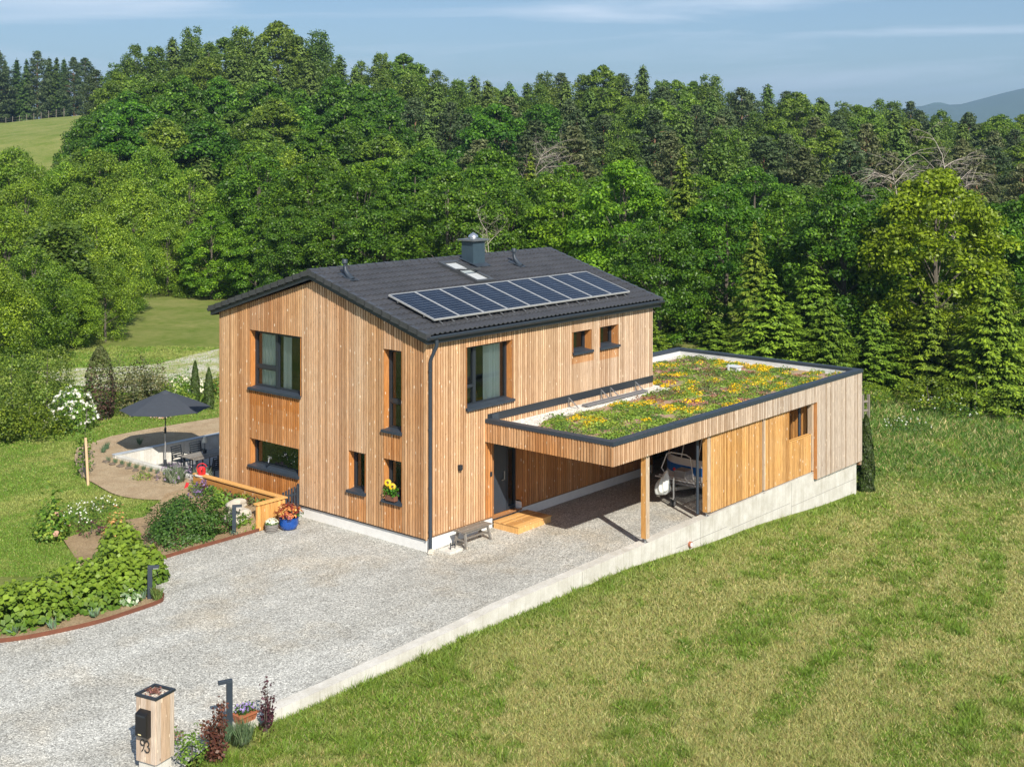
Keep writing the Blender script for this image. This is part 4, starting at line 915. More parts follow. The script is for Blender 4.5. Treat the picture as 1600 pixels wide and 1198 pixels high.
mb.bar((9.8, cy-.55, .48), (8.35, cy, .48), .06, .10); mb.bar((9.8, cy+.55, .48), (8.35, cy, .48), .06, .10); mb.bar((8.5, cy, .52), (8.05, cy, .56), .08, .08); mb.build('drawbar', [STEEL], cv)
mb = M(); mb.box((8.75, cy-.6, .54), (9.35, cy+.6, .60)); mb.box((8.85, cy-.22, .60), (9.3, cy+.22, .98)); mb.build('gas_locker', [plain('grey_locker', (.36, .36, .365), .4)], cv, bevel=.03)
jw = M(); jw.tube([(8.06, cy-.3, .32), (8.06, cy-.3, .95)], .028, 10); jw.bar((8.06, cy-.3, .34), (7.94, cy-.33, .20), .04, .04); o = jw.build('jockey_leg', [STEEL], cv)
jw = M(); jw.tube([(7.94, cy-.40, .20), (7.94, cy-.30, .20)], .11, 16); jw.build('jockey_wheel', [plain('black_rubber', (.03, .03, .03), .7)], o)
jw = M(); jw.tube([(7.94, cy-.41, .20), (7.94, cy-.29, .20)], .055, 12); jw.build('wheel_hub', [STEEL], o)
mb = M(); Wt = plain('rack_white', (.75, .75, .74), .3)
for s in (-.55, .55):
    mb.tube([(8.95, cy+s, .72), (8.70, cy+s*1.05, 1.0), (8.80, cy+s*.8, 1.45), (8.80, cy+s*.5, 1.52)], .02, 8)
for x in (8.62, 8.85): mb.bar((x, cy-.75, .74), (x, cy+.75, .74), .08, .03)
mb.bar((8.80, cy-.28, 1.52), (8.80, cy+.28, 1.52), .03, .03); mb.build('bicycle_rack', [Wt], cv)
mb = M(); mb.lathe((8.62, cy+.05, 1.02), [(.02, 0), (.04, .02), (.04, .07), (.02, .09)], 10); mb.build('red_knob', [RED], cv)
# white cover hanging over the drawbar head
bm = bmesh.new(); bmesh.ops.create_icosphere(bm, subdivisions=4, radius=1)
for v in bm.verts:
    p = v.co; t = (p.z+1)/2; wr = 1+.08*math.sin(p.x*7+p.z*3)+.07*math.sin(p.y*9-p.z*5)
    q_ = max(-.8, p.z); v.co = Vector((8.0+p.x*.26*(1.25-t*.95)*wr-.10*(1-t), cy-.10+p.y*.24*(1.3-t*1.0)*wr+.16*(1-t), .38+(q_+1)/2*.80+.05*math.sin(p.x*6+p.y*5)*(1-t)))
me = bpy.data.meshes.new('drawbar_cover'); bm.to_mesh(me); bm.free(); me.materials.append(plain('white_plastic_sheet', (.72, .75, .73), .35, 0, .2)); me.polygons.foreach_set('use_smooth', [True]*len(me.polygons))
o = bpy.data.objects.new('drawbar_cover', me); COL.objects.link(o); tag(o, 'crumpled white plastic cover pulled over the caravan drawbar', 'cover')
# ------------------------------------------------------------------ trees
def trunk_mesh(name, pts, rads, limbs, mat, n=7):
    mb = M(); mb.tube(pts, rads, n)
    for a, b, r0 in limbs:
        a = Vector(a); b = Vector(b); m = (a+b)/2+Vector((random.uniform(-.2, .2), random.uniform(-.2, .2), .15)); mb.tube([a, m, b], [r0, r0*.7, r0*.3], 5)
    o = mb.build(name, [mat]); me = o.data; bpy.data.objects.remove(o); return me
def broad(H=10, rx=3.2, z0=.8, nc=95, per=120, leaf=.24, col=(.05, .11, .015), tip=(.10, .17, .025), rc=(.55, .95), pw_=.8, droop=0, shape='round', mat=None, shell=.62):
    ca = Cards(); limbs = []; col = np.array(col)*[1.4, 1.25, .8]; tip = np.array(tip)*[2.05, 1.8, .85]
    for i in range(nc):
        t = random.random()**.85
        if shape == 'round': pr = math.sin(math.pi*min(1, (t*.86+.14)))**.6
        elif shape == 'cone': pr = (1-t)**.75*1.0+.08
        elif shape == 'bush': pr = math.sqrt(max(0, 1-t*t))*1.0
        else: pr = .75*math.sin(math.pi*(t*.8+.15))**.5
        a = random.random()*6.283; rr = rx*pr*random.uniform(shell, 1.0)
        c = np.array([math.cos(a)*rr, math.sin(a)*rr, z0+(H-z0-.4)*t+.1]); r = random.uniform(*rc)*(.65 if t > .85 else 1)
        n = int(per*(r/.75)**2*random.uniform(.8, 1.2)); d = rdir(n); d[:, 2] = np.where(d[:, 2] < -.3, -d[:, 2], d[:, 2])
        C = c+d*np.array([r, r, r*(.72+.5*droop)])*rng.uniform(.55, 1.08, (n, 1))
        if droop: C[:, 2] -= droop*rng.random(n)*r
        N = d+np.array([0, 0, .35])+rng.normal(0, .55, (n, 3))
        w = rng.random((n, 1))**1.2*random.uniform(.35, 1.25)
        base = np.asarray(col)*random.uniform(.8, 1.2)
        ca.add(C, N, rng.uniform(.7, 1.3, n)*leaf, (base*(1-w)+np.asarray(tip)*w)*(1+rng.uniform(-.2, .2, (n, 1))), .62)
        if i % 9 == 0 and H > 4: limbs.append(((0, 0, max(.5, c[2]*.6)), tuple(c*[.8, .8, .95]), .028*H/10+.01))
    cm = ca.mesh('crown', mat or LEAF)
    tm = trunk_mesh('trunk', [(0, 0, -.6), (.05, 0, H*.25), (0, .08, H*.55), (.03, 0, H*.9)], [H*.018, H*.014, H*.010, H*.003], limbs, BARK)
    return cm, tm
def spruce(H=10, rx=2.4, z0=.2, step=.34, nb=11, col=(.045, .085, .02), tip=(.12, .17, .03), dr=.35, card=.34, jit=.12, pw=.85, mat=None, bark=None, gap=0):
    ca = Cards(); z = z0; col = np.array(col)*[1.15, 1.15, .85]; tip = np.array(tip)*[1.35, 1.35, .85]
    while z < H-.15:
        t = (z-z0)/(H-z0); Rr = rx*(1-t)**pw+.05; k = max(4, int(nb*(1-t*.55))); a0 = random.random()*6.28
        for j in range(k):
            if random.random() < gap: continue
            a = a0+6.283*j/k+random.uniform(-.3, .3); L_ = Rr*random.uniform(.6, 1.18); ns = max(3, int(L_/card*3.4))
            s = np.linspace(.12, 1, ns); ca_, sa_ = math.cos(a), math.sin(a)
            zz = z+random.uniform(-.5, .5)*step+.10*L_*s-dr*L_*s**1.6+.10*L_*s**4
            wd = (1-s*.75)*L_*.26
            for side in (-1, 0, 1):
                off = side*wd*rng.uniform(.5, 1.1, ns); C = np.stack([ca_*L_*s-sa_*off, sa_*L_*s+ca_*off, zz-abs(off)*.25], 1)+rng.normal(0, jit*.4, (ns, 3))
                T = np.stack([np.full(ns, ca_)-sa_*side*.9, np.full(ns, sa_)+ca_*side*.9, np.full(ns, -.2)], 1)
                N = np.array([ca_*.45, sa_*.45, 1.0])+rng.normal(0, .30, (ns, 3))
                w = (s**1.5*.9)[:, None]*rng.uniform(.4, 1.1, (ns, 1))
                ca.add(C, N, card*rng.uniform(.8, 1.3, ns), (np.asarray(col)*(1-w)+np.asarray(tip)*w)*(1+rng.uniform(-.2, .2, (ns, 1))), .42, T=T)
        z += step*random.uniform(.8, 1.2)*(1-.3*t)
    n = 14; ca.add(np.stack([np.zeros(n), np.zeros(n), np.linspace(H-.6, H+.1, n)], 1)+rng.normal(0, .04, (n, 3)), rdir(n), .22, tip, .4)
    cm = ca.mesh('crown', mat or NEEDLE); tm = trunk_mesh('trunk', [(0, 0, -.6), (0, 0, H*.5), (0, 0, H)], [H*.014, H*.009, .01], [], bark or BARK)
    return cm, tm
def pine(H=12, rx=2.6, col=(.045, .075, .025), tip=(.11, .15, .05), nc=46, z0=.35):
    ca = Cards(); limbs = []
    for i in range(nc):
        t = (i+random.random())/nc; z = H*(z0+(1-z0)*t)-.2; pr = (math.sin(math.pi*min(1, t*.75+.25)))**.8
        a = i*2.4+random.uniform(-.4, .4); rr = rx*pr*random.uniform(.35, 1.0); c = np.array([math.cos(a)*rr, math.sin(a)*rr, z]); r = random.uniform(.8, 1.35)*(.6+.4*pr)
        n = int(85*r*r)+20; d = rdir(n); cw_ = random.uniform(.3, 1.1); C = c+d*np.array([r, r, r*.42])*rng.uniform(.4, 1.05, (n, 1))
        w = rng.random((n, 1))*cw_
        ca.add(C, d*[.6, .6, 1]+[0, 0, .5]+rng.normal(0, .4, (n, 3)), rng.uniform(.26, .5, n), (np.asarray(col)*(1-w)+np.asarray(tip)*w)*(1+rng.uniform(-.25, .25, (n, 1))), .45)
        if i % 2 == 0: limbs.append(((0, 0, z-.5), tuple(c), .05))
    return ca.mesh('crown', NEEDLE), trunk_mesh('trunk', [(0, 0, -.8), (.08, 0, H*.4), (0, .05, H*.95)], [.20, .15, .04], limbs, BARKP)
K = {}
def proto(key, fn, n=2): K[key] = [fn() for _ in range(n)]
proto('maple', lambda: broad(10, 3.3, .2, 190, 170, .19, (.030, .088, .012), (.085, .175, .022)), 3)
proto('bright_maple', lambda: broad(10, 3.0, .2, 175, 165, .20, (.050, .12, .013), (.115, .21, .022), shape='round'), 2)
proto('golden_maple', lambda: broad(10, 3.3, .1, 200, 170, .19, (.095, .15, .012), (.18, .26, .020), shape='round'), 1)
proto('willow', lambda: broad(8, 2.8, .1, 150, 240, .14, (.055, .12, .020), (.155, .25, .040), rc=(.5, .95), droop=.3), 3)
proto('oak', lambda: broad(12, 4.2, .4, 190, 90, .31, (.026, .080, .012), (.075, .165, .020), rc=(.8, 1.3), shell=.5), 3)
proto('light_oak', lambda: broad(12, 3.9, .4, 170, 90, .30, (.050, .105, .022), (.115, .19, .038), rc=(.8, 1.2), shell=.5), 2)
proto('birch', lambda: broad(12, 2.7, .7, 130, 95, .26, (.045, .095, .026), (.105, .175, .05), rc=(.7, 1.05), droop=.7, shape='tall', shell=.35), 3)
proto('larch', lambda: spruce(12, 2.6, .5, .36, 12, (.055, .10, .028), (.12, .18, .05), .16, .46, .35, .55), 3)
proto('spruce', lambda: spruce(12, 2.5, .4, .34, 12, (.025, .055, .016), (.065, .11, .028), .36, .44, .2, .7), 2)
proto('young_fir', lambda: spruce(6, 2.4, .1, .24, 14, (.030, .075, .010), (.175, .25, .022), .20, .20, .10, .8), 3)
proto('light_spruce', lambda: spruce(11, 2.6, .2, .34, 12, (.045, .095, .015), (.165, .225, .030), .30, .28, .12, .85), 2)
proto('pine', lambda: pine(12, 2.9, nc=75, z0=.12), 3)
proto('brown_pine', lambda: pine(12, 3.0, (.075, .095, .032), (.17, .185, .07), 78, .08), 2)
proto('shrub', lambda: broad(2, 1.7, .0, 45, 120, .13, (.045, .095, .015), (.12, .185, .028), rc=(.32, .6), shape='bush'), 3)
proto('tall_bush', lambda: broad(4, 1.9, .0, 70, 130, .12, (.05, .095, .022), (.14, .20, .055), rc=(.4, .7), shape='tall'), 2)
NAT = dict(maple=10, bright_maple=10, golden_maple=10, willow=8, oak=12, light_oak=12, birch=12, larch=12, spruce=12, young_fir=6, light_spruce=11, pine=12, brown_pine=12, shrub=2, tall_bush=4)
NM = dict(maple='maple_tree', bright_maple='maple_tree', golden_maple='maple_tree', willow='willow_tree', oak='oak_tree', light_oak='oak_tree', birch='birch_tree', larch='larch_tree', spruce='spruce_tree', young_fir='fir_tree', light_spruce='spruce_tree', pine='pine_tree', brown_pine='pine_tree', shrub='shrub', tall_bush='shrub')
LK = dict(maple='dark green broadleaf maple', bright_maple='bright green maple', golden_maple='yellow green maple', willow='soft grey green willow', oak='dark green spreading oak', light_oak='light green spreading oak', birch='slender pale green birch', larch='feathery green larch', spruce='dark pointed spruce', young_fir='young light tipped fir', light_spruce='tall light green spruce', pine='dark green pine', brown_pine='brownish pine', shrub='low leafy green shrub', tall_bush='loose grey green bush')
nplaced = {}; used_labels = set()
def plant(kind, x, y, h, label=None, group=None, wide=1.0, z=None, rot=None):
    i = nplaced.get(kind, 0); nplaced[kind] = i+1; cm, tm = K[kind][i % len(K[kind])]
    z = g1(x, y) if z is None else z; s = h/NAT[kind]
    o = empty(NM[kind], (x, y, z), label, 'shrub' if 'shrub' in NM[kind] else 'tree', group, random.random()*6.28 if rot is None else rot)
    o.scale = (s*wide, s*wide, s)
    for nm, me in (('crown' if 'shrub' not in NM[kind] else 'foliage', cm), ('trunk' if 'shrub' not in NM[kind] else 'stem', tm)):
        c = bpy.data.objects.new(nm, me); COL.objects.link(c); c.parent = o
    return o
def topz(ypx, D): return 11+(HY-ypx)/F*D
def row(D, pts, spacing, kinds, where, group, jd=4, hmin=2.5, hvar=.12, wide=1.0, sel=None):
    """trees along depth D; pts = [(px, y of the tree tops)]"""
    px = pts[0][0]; n = 0
    while px < pts[-1][0]:
        d = D+random.uniform(-jd, jd); yy = np.interp(px, [p[0] for p in pts], [p[1] for p in pts])
        x, y = polar(px, d); z = g1(x, y); k = (sel(px) if sel else None) or random.choice(kinds)
        h = max(hmin, (topz(yy, d)-z)*(1+random.uniform(-hvar, hvar*.6)))
        w = min(1.5, max(.85, 1/(h/NAT[k])**.5))*wide*random.uniform(.95, 1.25)
        plant(k, x, y, h, LK[k]+' '+where, group+', '+LK[k]+'s', w, z); n += 1
        px += spacing*F/d*random.uniform(.75, 1.25)
    return n
tot = 0
# skyline and slopes
def selL(px):
    if px < 160: return random.choice(['pine', 'spruce', 'pine'])
    if px < 620: return random.choice(['larch', 'birch', 'birch', 'light_oak', 'birch'])
    if px < 1000: return random.choice(['larch', 'birch', 'birch', 'light_oak', 'pine', 'larch'])
    return random.choice(['larch', 'pine', 'birch', 'light_oak', 'birch', 'pine', 'light_oak'])
sky_ = [(-60, 88), (60, 82), (150, 92)]
tot += row(350, sky_, 2.6, ['pine', 'spruce'], 'in the distant dark stand at the top edge of the far meadow', 'far stand at the top left', 8)
sk2 = [(150, 100), (200, 85), (245, 48), (330, 52), (430, 46), (520, 62), (600, 85), (680, 105), (760, 118), (800, 135), (850, 118), (960, 112), (1060, 112), (1150, 124), (1250, 138), (1350, 148), (1450, 165), (1540, 175), (1660, 186)]
tot += row(232, sk2, 3.4, [], 'on the skyline of the wooded hill', 'skyline of the wooded hill', 6, sel=selL, hvar=.16)
tot += row(205, [(185, 118), (300, 92), (420, 80), (560, 96), (700, 122), (900, 135), (1100, 138), (1300, 158), (1650, 196)], 3.8, [], 'just below the skyline of the wooded hill', 'upper slope of the wooded hill', 6, sel=selL)
def selM(px):
    if px < 640: return random.choice(['oak', 'oak', 'oak', 'light_oak'])
    if px < 1000: return random.choice(['oak', 'birch', 'pine', 'brown_pine', 'larch'])
    return random.choice(['pine', 'birch', 'brown_pine', 'larch', 'light_oak'])
tot += row(180, [(165, 150), (200, 135), (300, 128), (500, 130), (700, 150), (900, 160), (1200, 170), (1400, 186), (1660, 216)], 4.3, [], 'halfway up the wooded hill', 'middle slope of the wooded hill', 6, sel=selM)
tot += row(158, [(140, 190), (160, 165), (250, 165), (400, 160), (560, 160), (700, 175), (900, 178), (1100, 182), (1300, 196), (1450, 208), (1660, 238)], 4.6, [], 'low on the wooded hill', 'lower slope of the wooded hill', 5, sel=selM)
tot += row(136, [(135, 222), (200, 195), (320, 190), (440, 195), (560, 195), (700, 205), (820, 200), (1000, 200), (1200, 210), (1400, 226), (1650, 255)], 4.6, [], 'at the foot of the wooded hill', 'foot of the wooded hill', 4, sel=lambda px: random.choice(['oak', 'oak', 'light_oak']) if px < 700 else random.choice(['brown_pine', 'brown_pine', 'pine', 'birch']))
# belt behind the house
def selB(px):
    if px < 260: return random.choice(['willow', 'birch', 'willow', 'larch'])
    if px < 600: return random.choice(['bright_maple', 'light_spruce', 'willow', 'larch', 'maple'])
    return random.choice(['maple', 'maple', 'bright_maple', 'light_spruce'])
tot += row(118, [(-30, 240), (110, 240), (170, 225), (300, 228), (500, 232), (700, 240), (900, 245)], 4.0, [], 'in the rear of the belt of trees beyond the house', 'rear of the belt beyond the house', 3, sel=selB)
tot += row(106, [(-30, 262), (60, 262), (140, 268), (260, 255), (420, 250), (560, 245), (700, 238), (820, 246), (1000, 262)], 4.6, [], 'in the belt of trees beyond the meadow', 'belt beyond the meadow', 2.5, sel=lambda px: random.choice(['willow', 'willow', 'bright_maple', 'birch']) if px < 380 else random.choice(['maple', 'maple', 'light_spruce', 'maple', 'bright_maple']))
tot += row(94, [(480, 262), (640, 250), (800, 262), (1000, 268)], 4.8, ['maple', 'maple', 'bright_maple'], 'close behind the house ridge', 'trees close behind the house ridge', 2)
tot += row(98, [(1000, 262), (1240, 275), (1640, 300)], 5.2, ['maple', 'birch', 'oak'], 'at the back of the belt beyond the flat roof', 'back of the belt beyond the flat roof', 3)
# named trees of the right belt: px, D, top, kind, width, label
for px, D, ty, k, w, lb in [
    (700, 84, 268, 'maple', 1.1, 'dark green broadleaf maple left of the chimney, seen over the roof'), (790, 86, 290, 'maple', 1.0, 'dark green broadleaf maple right of the chimney, seen over the ridge'),
    (880, 84, 285, 'bright_maple', 1.0, 'bright green maple seen over the far half of the roof ridge'), (975, 80, 248, 'bright_maple', 1.05, 'tall pale green maple standing highest behind the right end of the house roof'),
    (1068, 78, 232, 'light_spruce', 1.0, 'tall light green spruce with pointed top between two maples behind the flat roof'), (1030, 72, 330, 'maple', .9, 'lower dark maple directly behind the far end of the house'),
    (1135, 76, 290, 'maple', 1.0, 'dark green maple right of the pointed light spruce'), (1225, 77, 296, 'maple', 1.0, 'dark green maple behind the middle of the green roof'),
    (1318, 72, 274, 'maple', 1.05, 'dark bluish green maple left of the yellow green maple'), (1462, 68, 262, 'golden_maple', 1.08, 'large yellow green maple at the right of the tree belt'),
    (1552, 74, 318, 'maple', .95, 'dark maple right of the yellow green maple'), (1610, 72, 300, 'maple', 1.0, 'dark maple cut by the right picture edge'), (1390, 76, 300, 'maple', .9, 'dark maple in the gap between the bluish and the yellow green maple'),
    (1180, 70, 345, 'light_spruce', .95, 'broad light green spruce behind the middle of the green roof edge'), (1270, 69, 400, 'young_fir', 1.1, 'middle sized fir between spruce and bluish maple behind the green roof')]:
    x, y = polar(px, D); z = g1(x, y); h = topz(ty, D)-z; plant(k, x, y, h, lb, None, w*min(1.3, (NAT[k]/h)**.3), z, rot=px*.7)
tot += row(63.5, [(1015, 480), (1070, 470), (1150, 450), (1200, 430), (1260, 470), (1330, 450), (1400, 490), (1480, 460), (1560, 440), (1640, 430)], 2.7, ['young_fir'], 'in the front row along the edge of the right meadow', 'front row of firs behind the green roof', 1.6, hvar=.25)
tot += row(60.5, [(1350, 592), (1440, 586), (1530, 584), (1640, 594)], 2.8, ['shrub'], 'at the meadow edge under the firs', 'shrubs under the firs', .8, hmin=.9)
# left garden edge
for px, D, ty, k, w, lb in [
    (165, 74, 400, 'willow', .75, 'tall willow standing right of the others at the meadow edge on the left'), (112, 71, 425, 'willow', .85, 'broad willow second from the meadow edge on the left'), (50, 66, 385, 'willow', .9, 'large willow near the left picture edge'),
    (-15, 60, 410, 'willow', .9, 'willow cut by the left picture edge'), (90, 72, 345, 'birch', 1.3, 'rounded pale birch behind the left willows'), (150, 80, 330, 'willow', 1.0, 'willow at the back of the left thicket'), (10, 80, 320, 'willow', 1.2, 'tall willow far back at the left picture edge'),
    (262, 100, 345, 'willow', .95, 'rounded willow right of the left thicket, behind the green meadow'), (196, 88, 362, 'willow', .8, 'low willow touching the green meadow'), (330, 98, 330, 'bright_maple', .95, 'bright maple above the low hedge beyond the green meadow'), (400, 96, 335, 'bright_maple', .9, 'bright maple just left of the roof verge'), (455, 90, 322, 'maple', .9, 'dark maple above the left end of the roof ridge'), (520, 88, 318, 'maple', .95, 'dark maple above the roof ridge near the first vent pipe'), (600, 86, 300, 'maple', 1.0, 'dark maple above the middle of the roof ridge left of the chimney'),
    (75, 53, 535, 'tall_bush', 1.0, 'tall grey green bush behind the garden lawn, second from the left'), (20, 51, 540, 'tall_bush', 1.0, 'loose bush at the left edge behind the garden lawn'), (95, 57, 560, 'tall_bush', .7, 'small loose bush behind the dark red columnar shrub'), (-22, 48, 560, 'tall_bush', 1.0, 'loose bush cut by the left picture edge')]:
    x, y = polar(px, D); z = g1(x, y); h = topz(ty, D)-z; plant(k, x, y, h, lb, None, w*min(1.35, (NAT[k]/h)**.4), z, rot=px*.7)
tot += row(99, [(235, 446), (300, 440), (400, 446), (470, 450)], 2.6, ['shrub'], 'in the low hedgerow beyond the green meadow', 'low hedgerow beyond the green meadow', 1.0, hmin=1.2)
tot += row(75, [(40, 545), (90, 548)], 3, ['shrub'], 'between the left willows and the stony track', 'shrubs by the stony track', 1.0, hmin=1.0)
tot += row(49, [(-20, 622), (40, 618), (85, 628)], 1.7, ['shrub'], 'in the thicket behind the garden lawn', 'shrubs behind the garden lawn', 1.0, hmin=.9)
print('TREES', tot, nplaced)
# bare trees
def bare(name, x, y, z, H, spread, label, seed, arch=.5, n=9):
    rs = random.Random(seed); mb = M(); br = M()
    def grow(p, d, L_, r, depth):
        pts = [p]; q = p.copy(); dd = d.copy()
        for i in range(4):
            dd = (dd+Vector((rs.uniform(-.16, .16), rs.uniform(-.16, .16), rs.uniform(-.05, .05)-arch*.16*(1 if depth else 0)))).normalized(); q = q+dd*L_/4; pts.append(q.copy())
        br.tube(pts, [r*(1-.17*i) for i in range(5)], 5 if depth < 2 else 4)
        if depth < 3:
            for k in range(rs.choice([4, 5]) if depth else n):
                t = rs.uniform(.25, 1); j = min(3, int(t*4)); o_ = pts[j].lerp(pts[j+1], t*4-j); az = rs.uniform(0, 6.283)
                nd = (dd*rs.uniform(.3, .9)+Vector((math.cos(az), math.sin(az), rs.uniform(-.1, .5)))*.75).normalized()
                grow(o_, nd, L_*rs.uniform(.42, .68), r*.5, depth+1)
    mb.tube([(0, 0, -.4), (.1, 0, H*.3), (0, .1, H*.62)], [H*.015, H*.011, H*.008], 7)
    grow(Vector((0, .1, H*.58)), Vector((0, 0, 1)), H*.36, H*.0042, 0)
    for k in range(3):
        az = rs.uniform(0, 6.28)+k*2.1; grow(Vector((0, .1, H*(.5+.04*k))), Vector((math.cos(az)*.6, math.sin(az)*.6, .8)).normalized(), spread, H*.0032, 1)
    o = empty(name, (x, y, z), label, 'tree'); mb.build('trunk', [DEADB], o, world=False); br.build('branches', [DEADB], o, world=False)
for px, D, ty, sp_, lb, sd_ in [(1492, 80, 218, 2.8, 'bare grey dead tree sticking up behind the yellow green maple', 2), (1408, 79, 252, 2.6, 'bare tree with arching branches left of the taller dead tree', 5)]:
    x, y = polar(px, D); z = g1(x, y); bare('dead_tree', x, y, z, topz(ty, D)-z, sp_, lb, sd_, .75, 12)
x, y = polar(835, 121); z = g1(x, y); bare('dead_tree', x, y, z, topz(216, 121)-z, 3.6, 'bare pale dead tree in front of the brown pines above the house roof', 9, .4, 11)
x, y = polar(766, 78); z = g1(x, y); bare('dead_tree', x, y, z, topz(345, 78)-z, 1.1, 'thin leafless sapling just behind the ridge right of the chimney', 12, .1, 7)
# ------------------------------------------------------------------ garden plants
def clump(name, x, y, z, r, h, n, leaf, cols, label, cat='plant', group=None, up=.5, flat=.8, shape='dome', flowers=None, blade=False, asp=.6, topcols=None):
    o = empty(name, (x, y, z), label, cat, group); ca = Cards()
    if blade:
        a = rng.uniform(0, 6.283, n); rr = r*rng.uniform(.0, 1, n)**.6; ln_ = h*rng.uniform(.6, 1.1, n)
        T = np.stack([np.cos(a)*rr/r*.6, np.sin(a)*rr/r*.6, np.ones(n)], 1); C = np.stack([x+np.cos(a)*rr*.55, y+np.sin(a)*rr*.55, z+ln_*.45], 1)
        for i_, c in enumerate(cols):
            m = rng.integers(0, len(cols), n) == i_; ca.add(C[m], rdir(n)[m]*[1, 1, .2], ln_[m], jcol(c, m.sum(), .25), leaf, T=T[m])
    else:
        d = rdir(n); d[:, 2] = abs(d[:, 2]); th = np.arctan2(d[:, 1], d[:, 0]); lob = 1+.16*np.sin(th*3+x)+.1*np.sin(th*7+y)+.12*np.sin(d[:, 2]*9+th*2)
        if shape == 'column': t = rng.random(n); pr = np.sin(np.pi*np.clip(t*.80+.2, 0, 1))**.6; C = np.stack([x+np.cos(th)*r*pr*rng.uniform(.6, 1, n), y+np.sin(th)*r*pr*rng.uniform(.6, 1, n), z+h*t], 1)
        else: C = np.array([x, y, z+.03])+d*np.array([r, r, h])*(rng.uniform(.72, 1.04, n)*lob)[:, None]
        sel = rng.integers(0, len(cols), n)
        col = np.zeros((n, 3))
        for i_, c in enumerate(cols): m = sel == i_; col[m] = jcol(c, m.sum(), .22)
        if topcols: m = (C[:, 2]-z)/h > rng.normal(.58, .12, n); col[m] = jcol(topcols, m.sum(), .25)
        N = d*[1, 1, flat]+[0, 0, up]+rng.normal(0, .5, (n, 3)); ca.add(C, N, leaf*rng.uniform(.7, 1.3, n), col, asp)
    ca.build('foliage', LEAFP, o)
    if flowers:
        fc, nf, fs, zf = flowers; fa = Cards(); d = rdir(nf); d[:, 2] = abs(d[:, 2])*.8+.2
        C = np.array([x, y, z+.02])+d*np.array([r*1.0, r*1.0, h*zf])*rng.uniform(.9, 1.05, (nf, 1))
        if nf <= 16:
            for i_ in range(nf):
                fa = Cards(); q_ = rdir(14); fa.add(C[i_]+q_*fs*.4, q_+d[i_], fs*.6, jcol(fc, 14, .12), .9); fa.build('flower_head', LEAFP, o)
        else:
            for _ in range(3): fa.add(C+rng.normal(0, fs*.25, (nf, 3)), d+rng.normal(0, .5, (nf, 3)), fs, jcol(fc, nf, .12), .9)
            tag(fa.build('flowers', LEAFP, o), kind='stuff')
    mb = M(); mb.tube([(x, y, z-.05), (x, y, z+h*.6)], [.02, .012], 5); mb.build('stem', [BARK], o)
    return o
G1, G2, G3, G4 = (.08, .17, .02), (.15, .26, .03), (.045, .105, .016), (.23, .31, .04)
clump('round_bush', -3.25, 6.35, .03, 1.22, .98, 9500, .075, [G3, (.05, .12, .018), (.085, .17, .025)], 'large rounded dark green bush in the bed beside the planter', 'bush')
# leafy hedge: overlapping mounds of one planting
hd = empty('hedge', (-8.5, 4.2, 0), 'long low hedge of broad bright green leaves along the curved edging', 'hedge'); ca = Cards()
for hx, hy, hr, hh in [(-11.6, 4.6, .75, .6), (-10.8, 4.2, .85, .8), (-10.1, 3.7, .85, .85), (-9.4, 3.6, .85, .9), (-8.8, 3.75, .85, .92), (-8.2, 3.4, .8, .9), (-7.7, 3.6, .8, .92), (-7.3, 3.3, .65, .9), (-7.1, 4.2, .75, .98), (-6.6, 4.6, .75, 1.0), (-6.3, 3.9, .55, .9), (-6.2, 5.2, .7, 1.05), (-5.9, 5.7, .6, 1.05), (-7.9, 4.3, .7, .85), (-9.6, 4.4, .6, .7), (-6.9, 3.5, .5, .85)]:
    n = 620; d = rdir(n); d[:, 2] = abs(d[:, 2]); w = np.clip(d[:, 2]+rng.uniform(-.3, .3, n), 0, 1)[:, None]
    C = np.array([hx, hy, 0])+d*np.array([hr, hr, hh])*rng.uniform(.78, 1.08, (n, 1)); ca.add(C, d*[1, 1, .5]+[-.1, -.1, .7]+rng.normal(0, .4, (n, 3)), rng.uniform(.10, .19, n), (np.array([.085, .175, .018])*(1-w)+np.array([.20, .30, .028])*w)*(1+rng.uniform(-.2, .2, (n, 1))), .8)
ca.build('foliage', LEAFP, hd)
mb = M()
for i in range(14): a = (-11+i*.38, 4.2-.0*i, 0); mb.tube([a, (a[0]+.1, a[1]-.1, .55)], .012, 5)
mb.build('stem', [BARK], hd)
clump('hydrangea', -6.05, 8.95, .0, .50, 1.25, 700, .13, [G1, G2, G4], 'upright hydrangea with pale pink heads standing in the lawn at the left', 'shrub', flowers=((.66, .42, .30), 7, .16, .8), shape='dome')
clump('azalea', -5.25, 6.9, .05, .38, 1.0, 330, .10, [(.62, .32, .12), (.55, .42, .12), (.15, .24, .04)], 'small orange pink leaved shrub behind the hedge', 'shrub')
clump('groundcover', -4.6, 7.9, .03, .55, .32, 420, .06, [(.06, .10, .04), (.05, .08, .05), (.10, .05, .04)], 'dark low cushion plant left of the round bush, farther one', 'plant', 'dark low cushions left of the round bush')
clump('groundcover', -4.75, 6.35, .03, .5, .3, 380, .06, [(.06, .10, .04), (.045, .08, .04), (.10, .05, .045)], 'dark low cushion plant left of the round bush, nearer one', 'plant', 'dark low cushions left of the round bush')
clump('groundcover', -5.0, 8.6, .0, .5, .4, 300, .07, [G3, (.12, .03, .05)], 'dark red and green plant at the lawn edge left of the round bush', 'plant')
clump('daisies', -4.6, 9.9, -.02, .65, .45, 500, .06, [G1, G3], 'patch of white daisies in the lawn behind the bed', 'flowers', flowers=((.85, .85, .8), 46, .05, 1.25))
clump('daisies', -3.4, 10.6, -.02, .5, .35, 340, .06, [G1, G3], 'smaller patch of white daisies behind the round bush', 'flowers', flowers=((.85, .85, .8), 16, .05, 1.25))
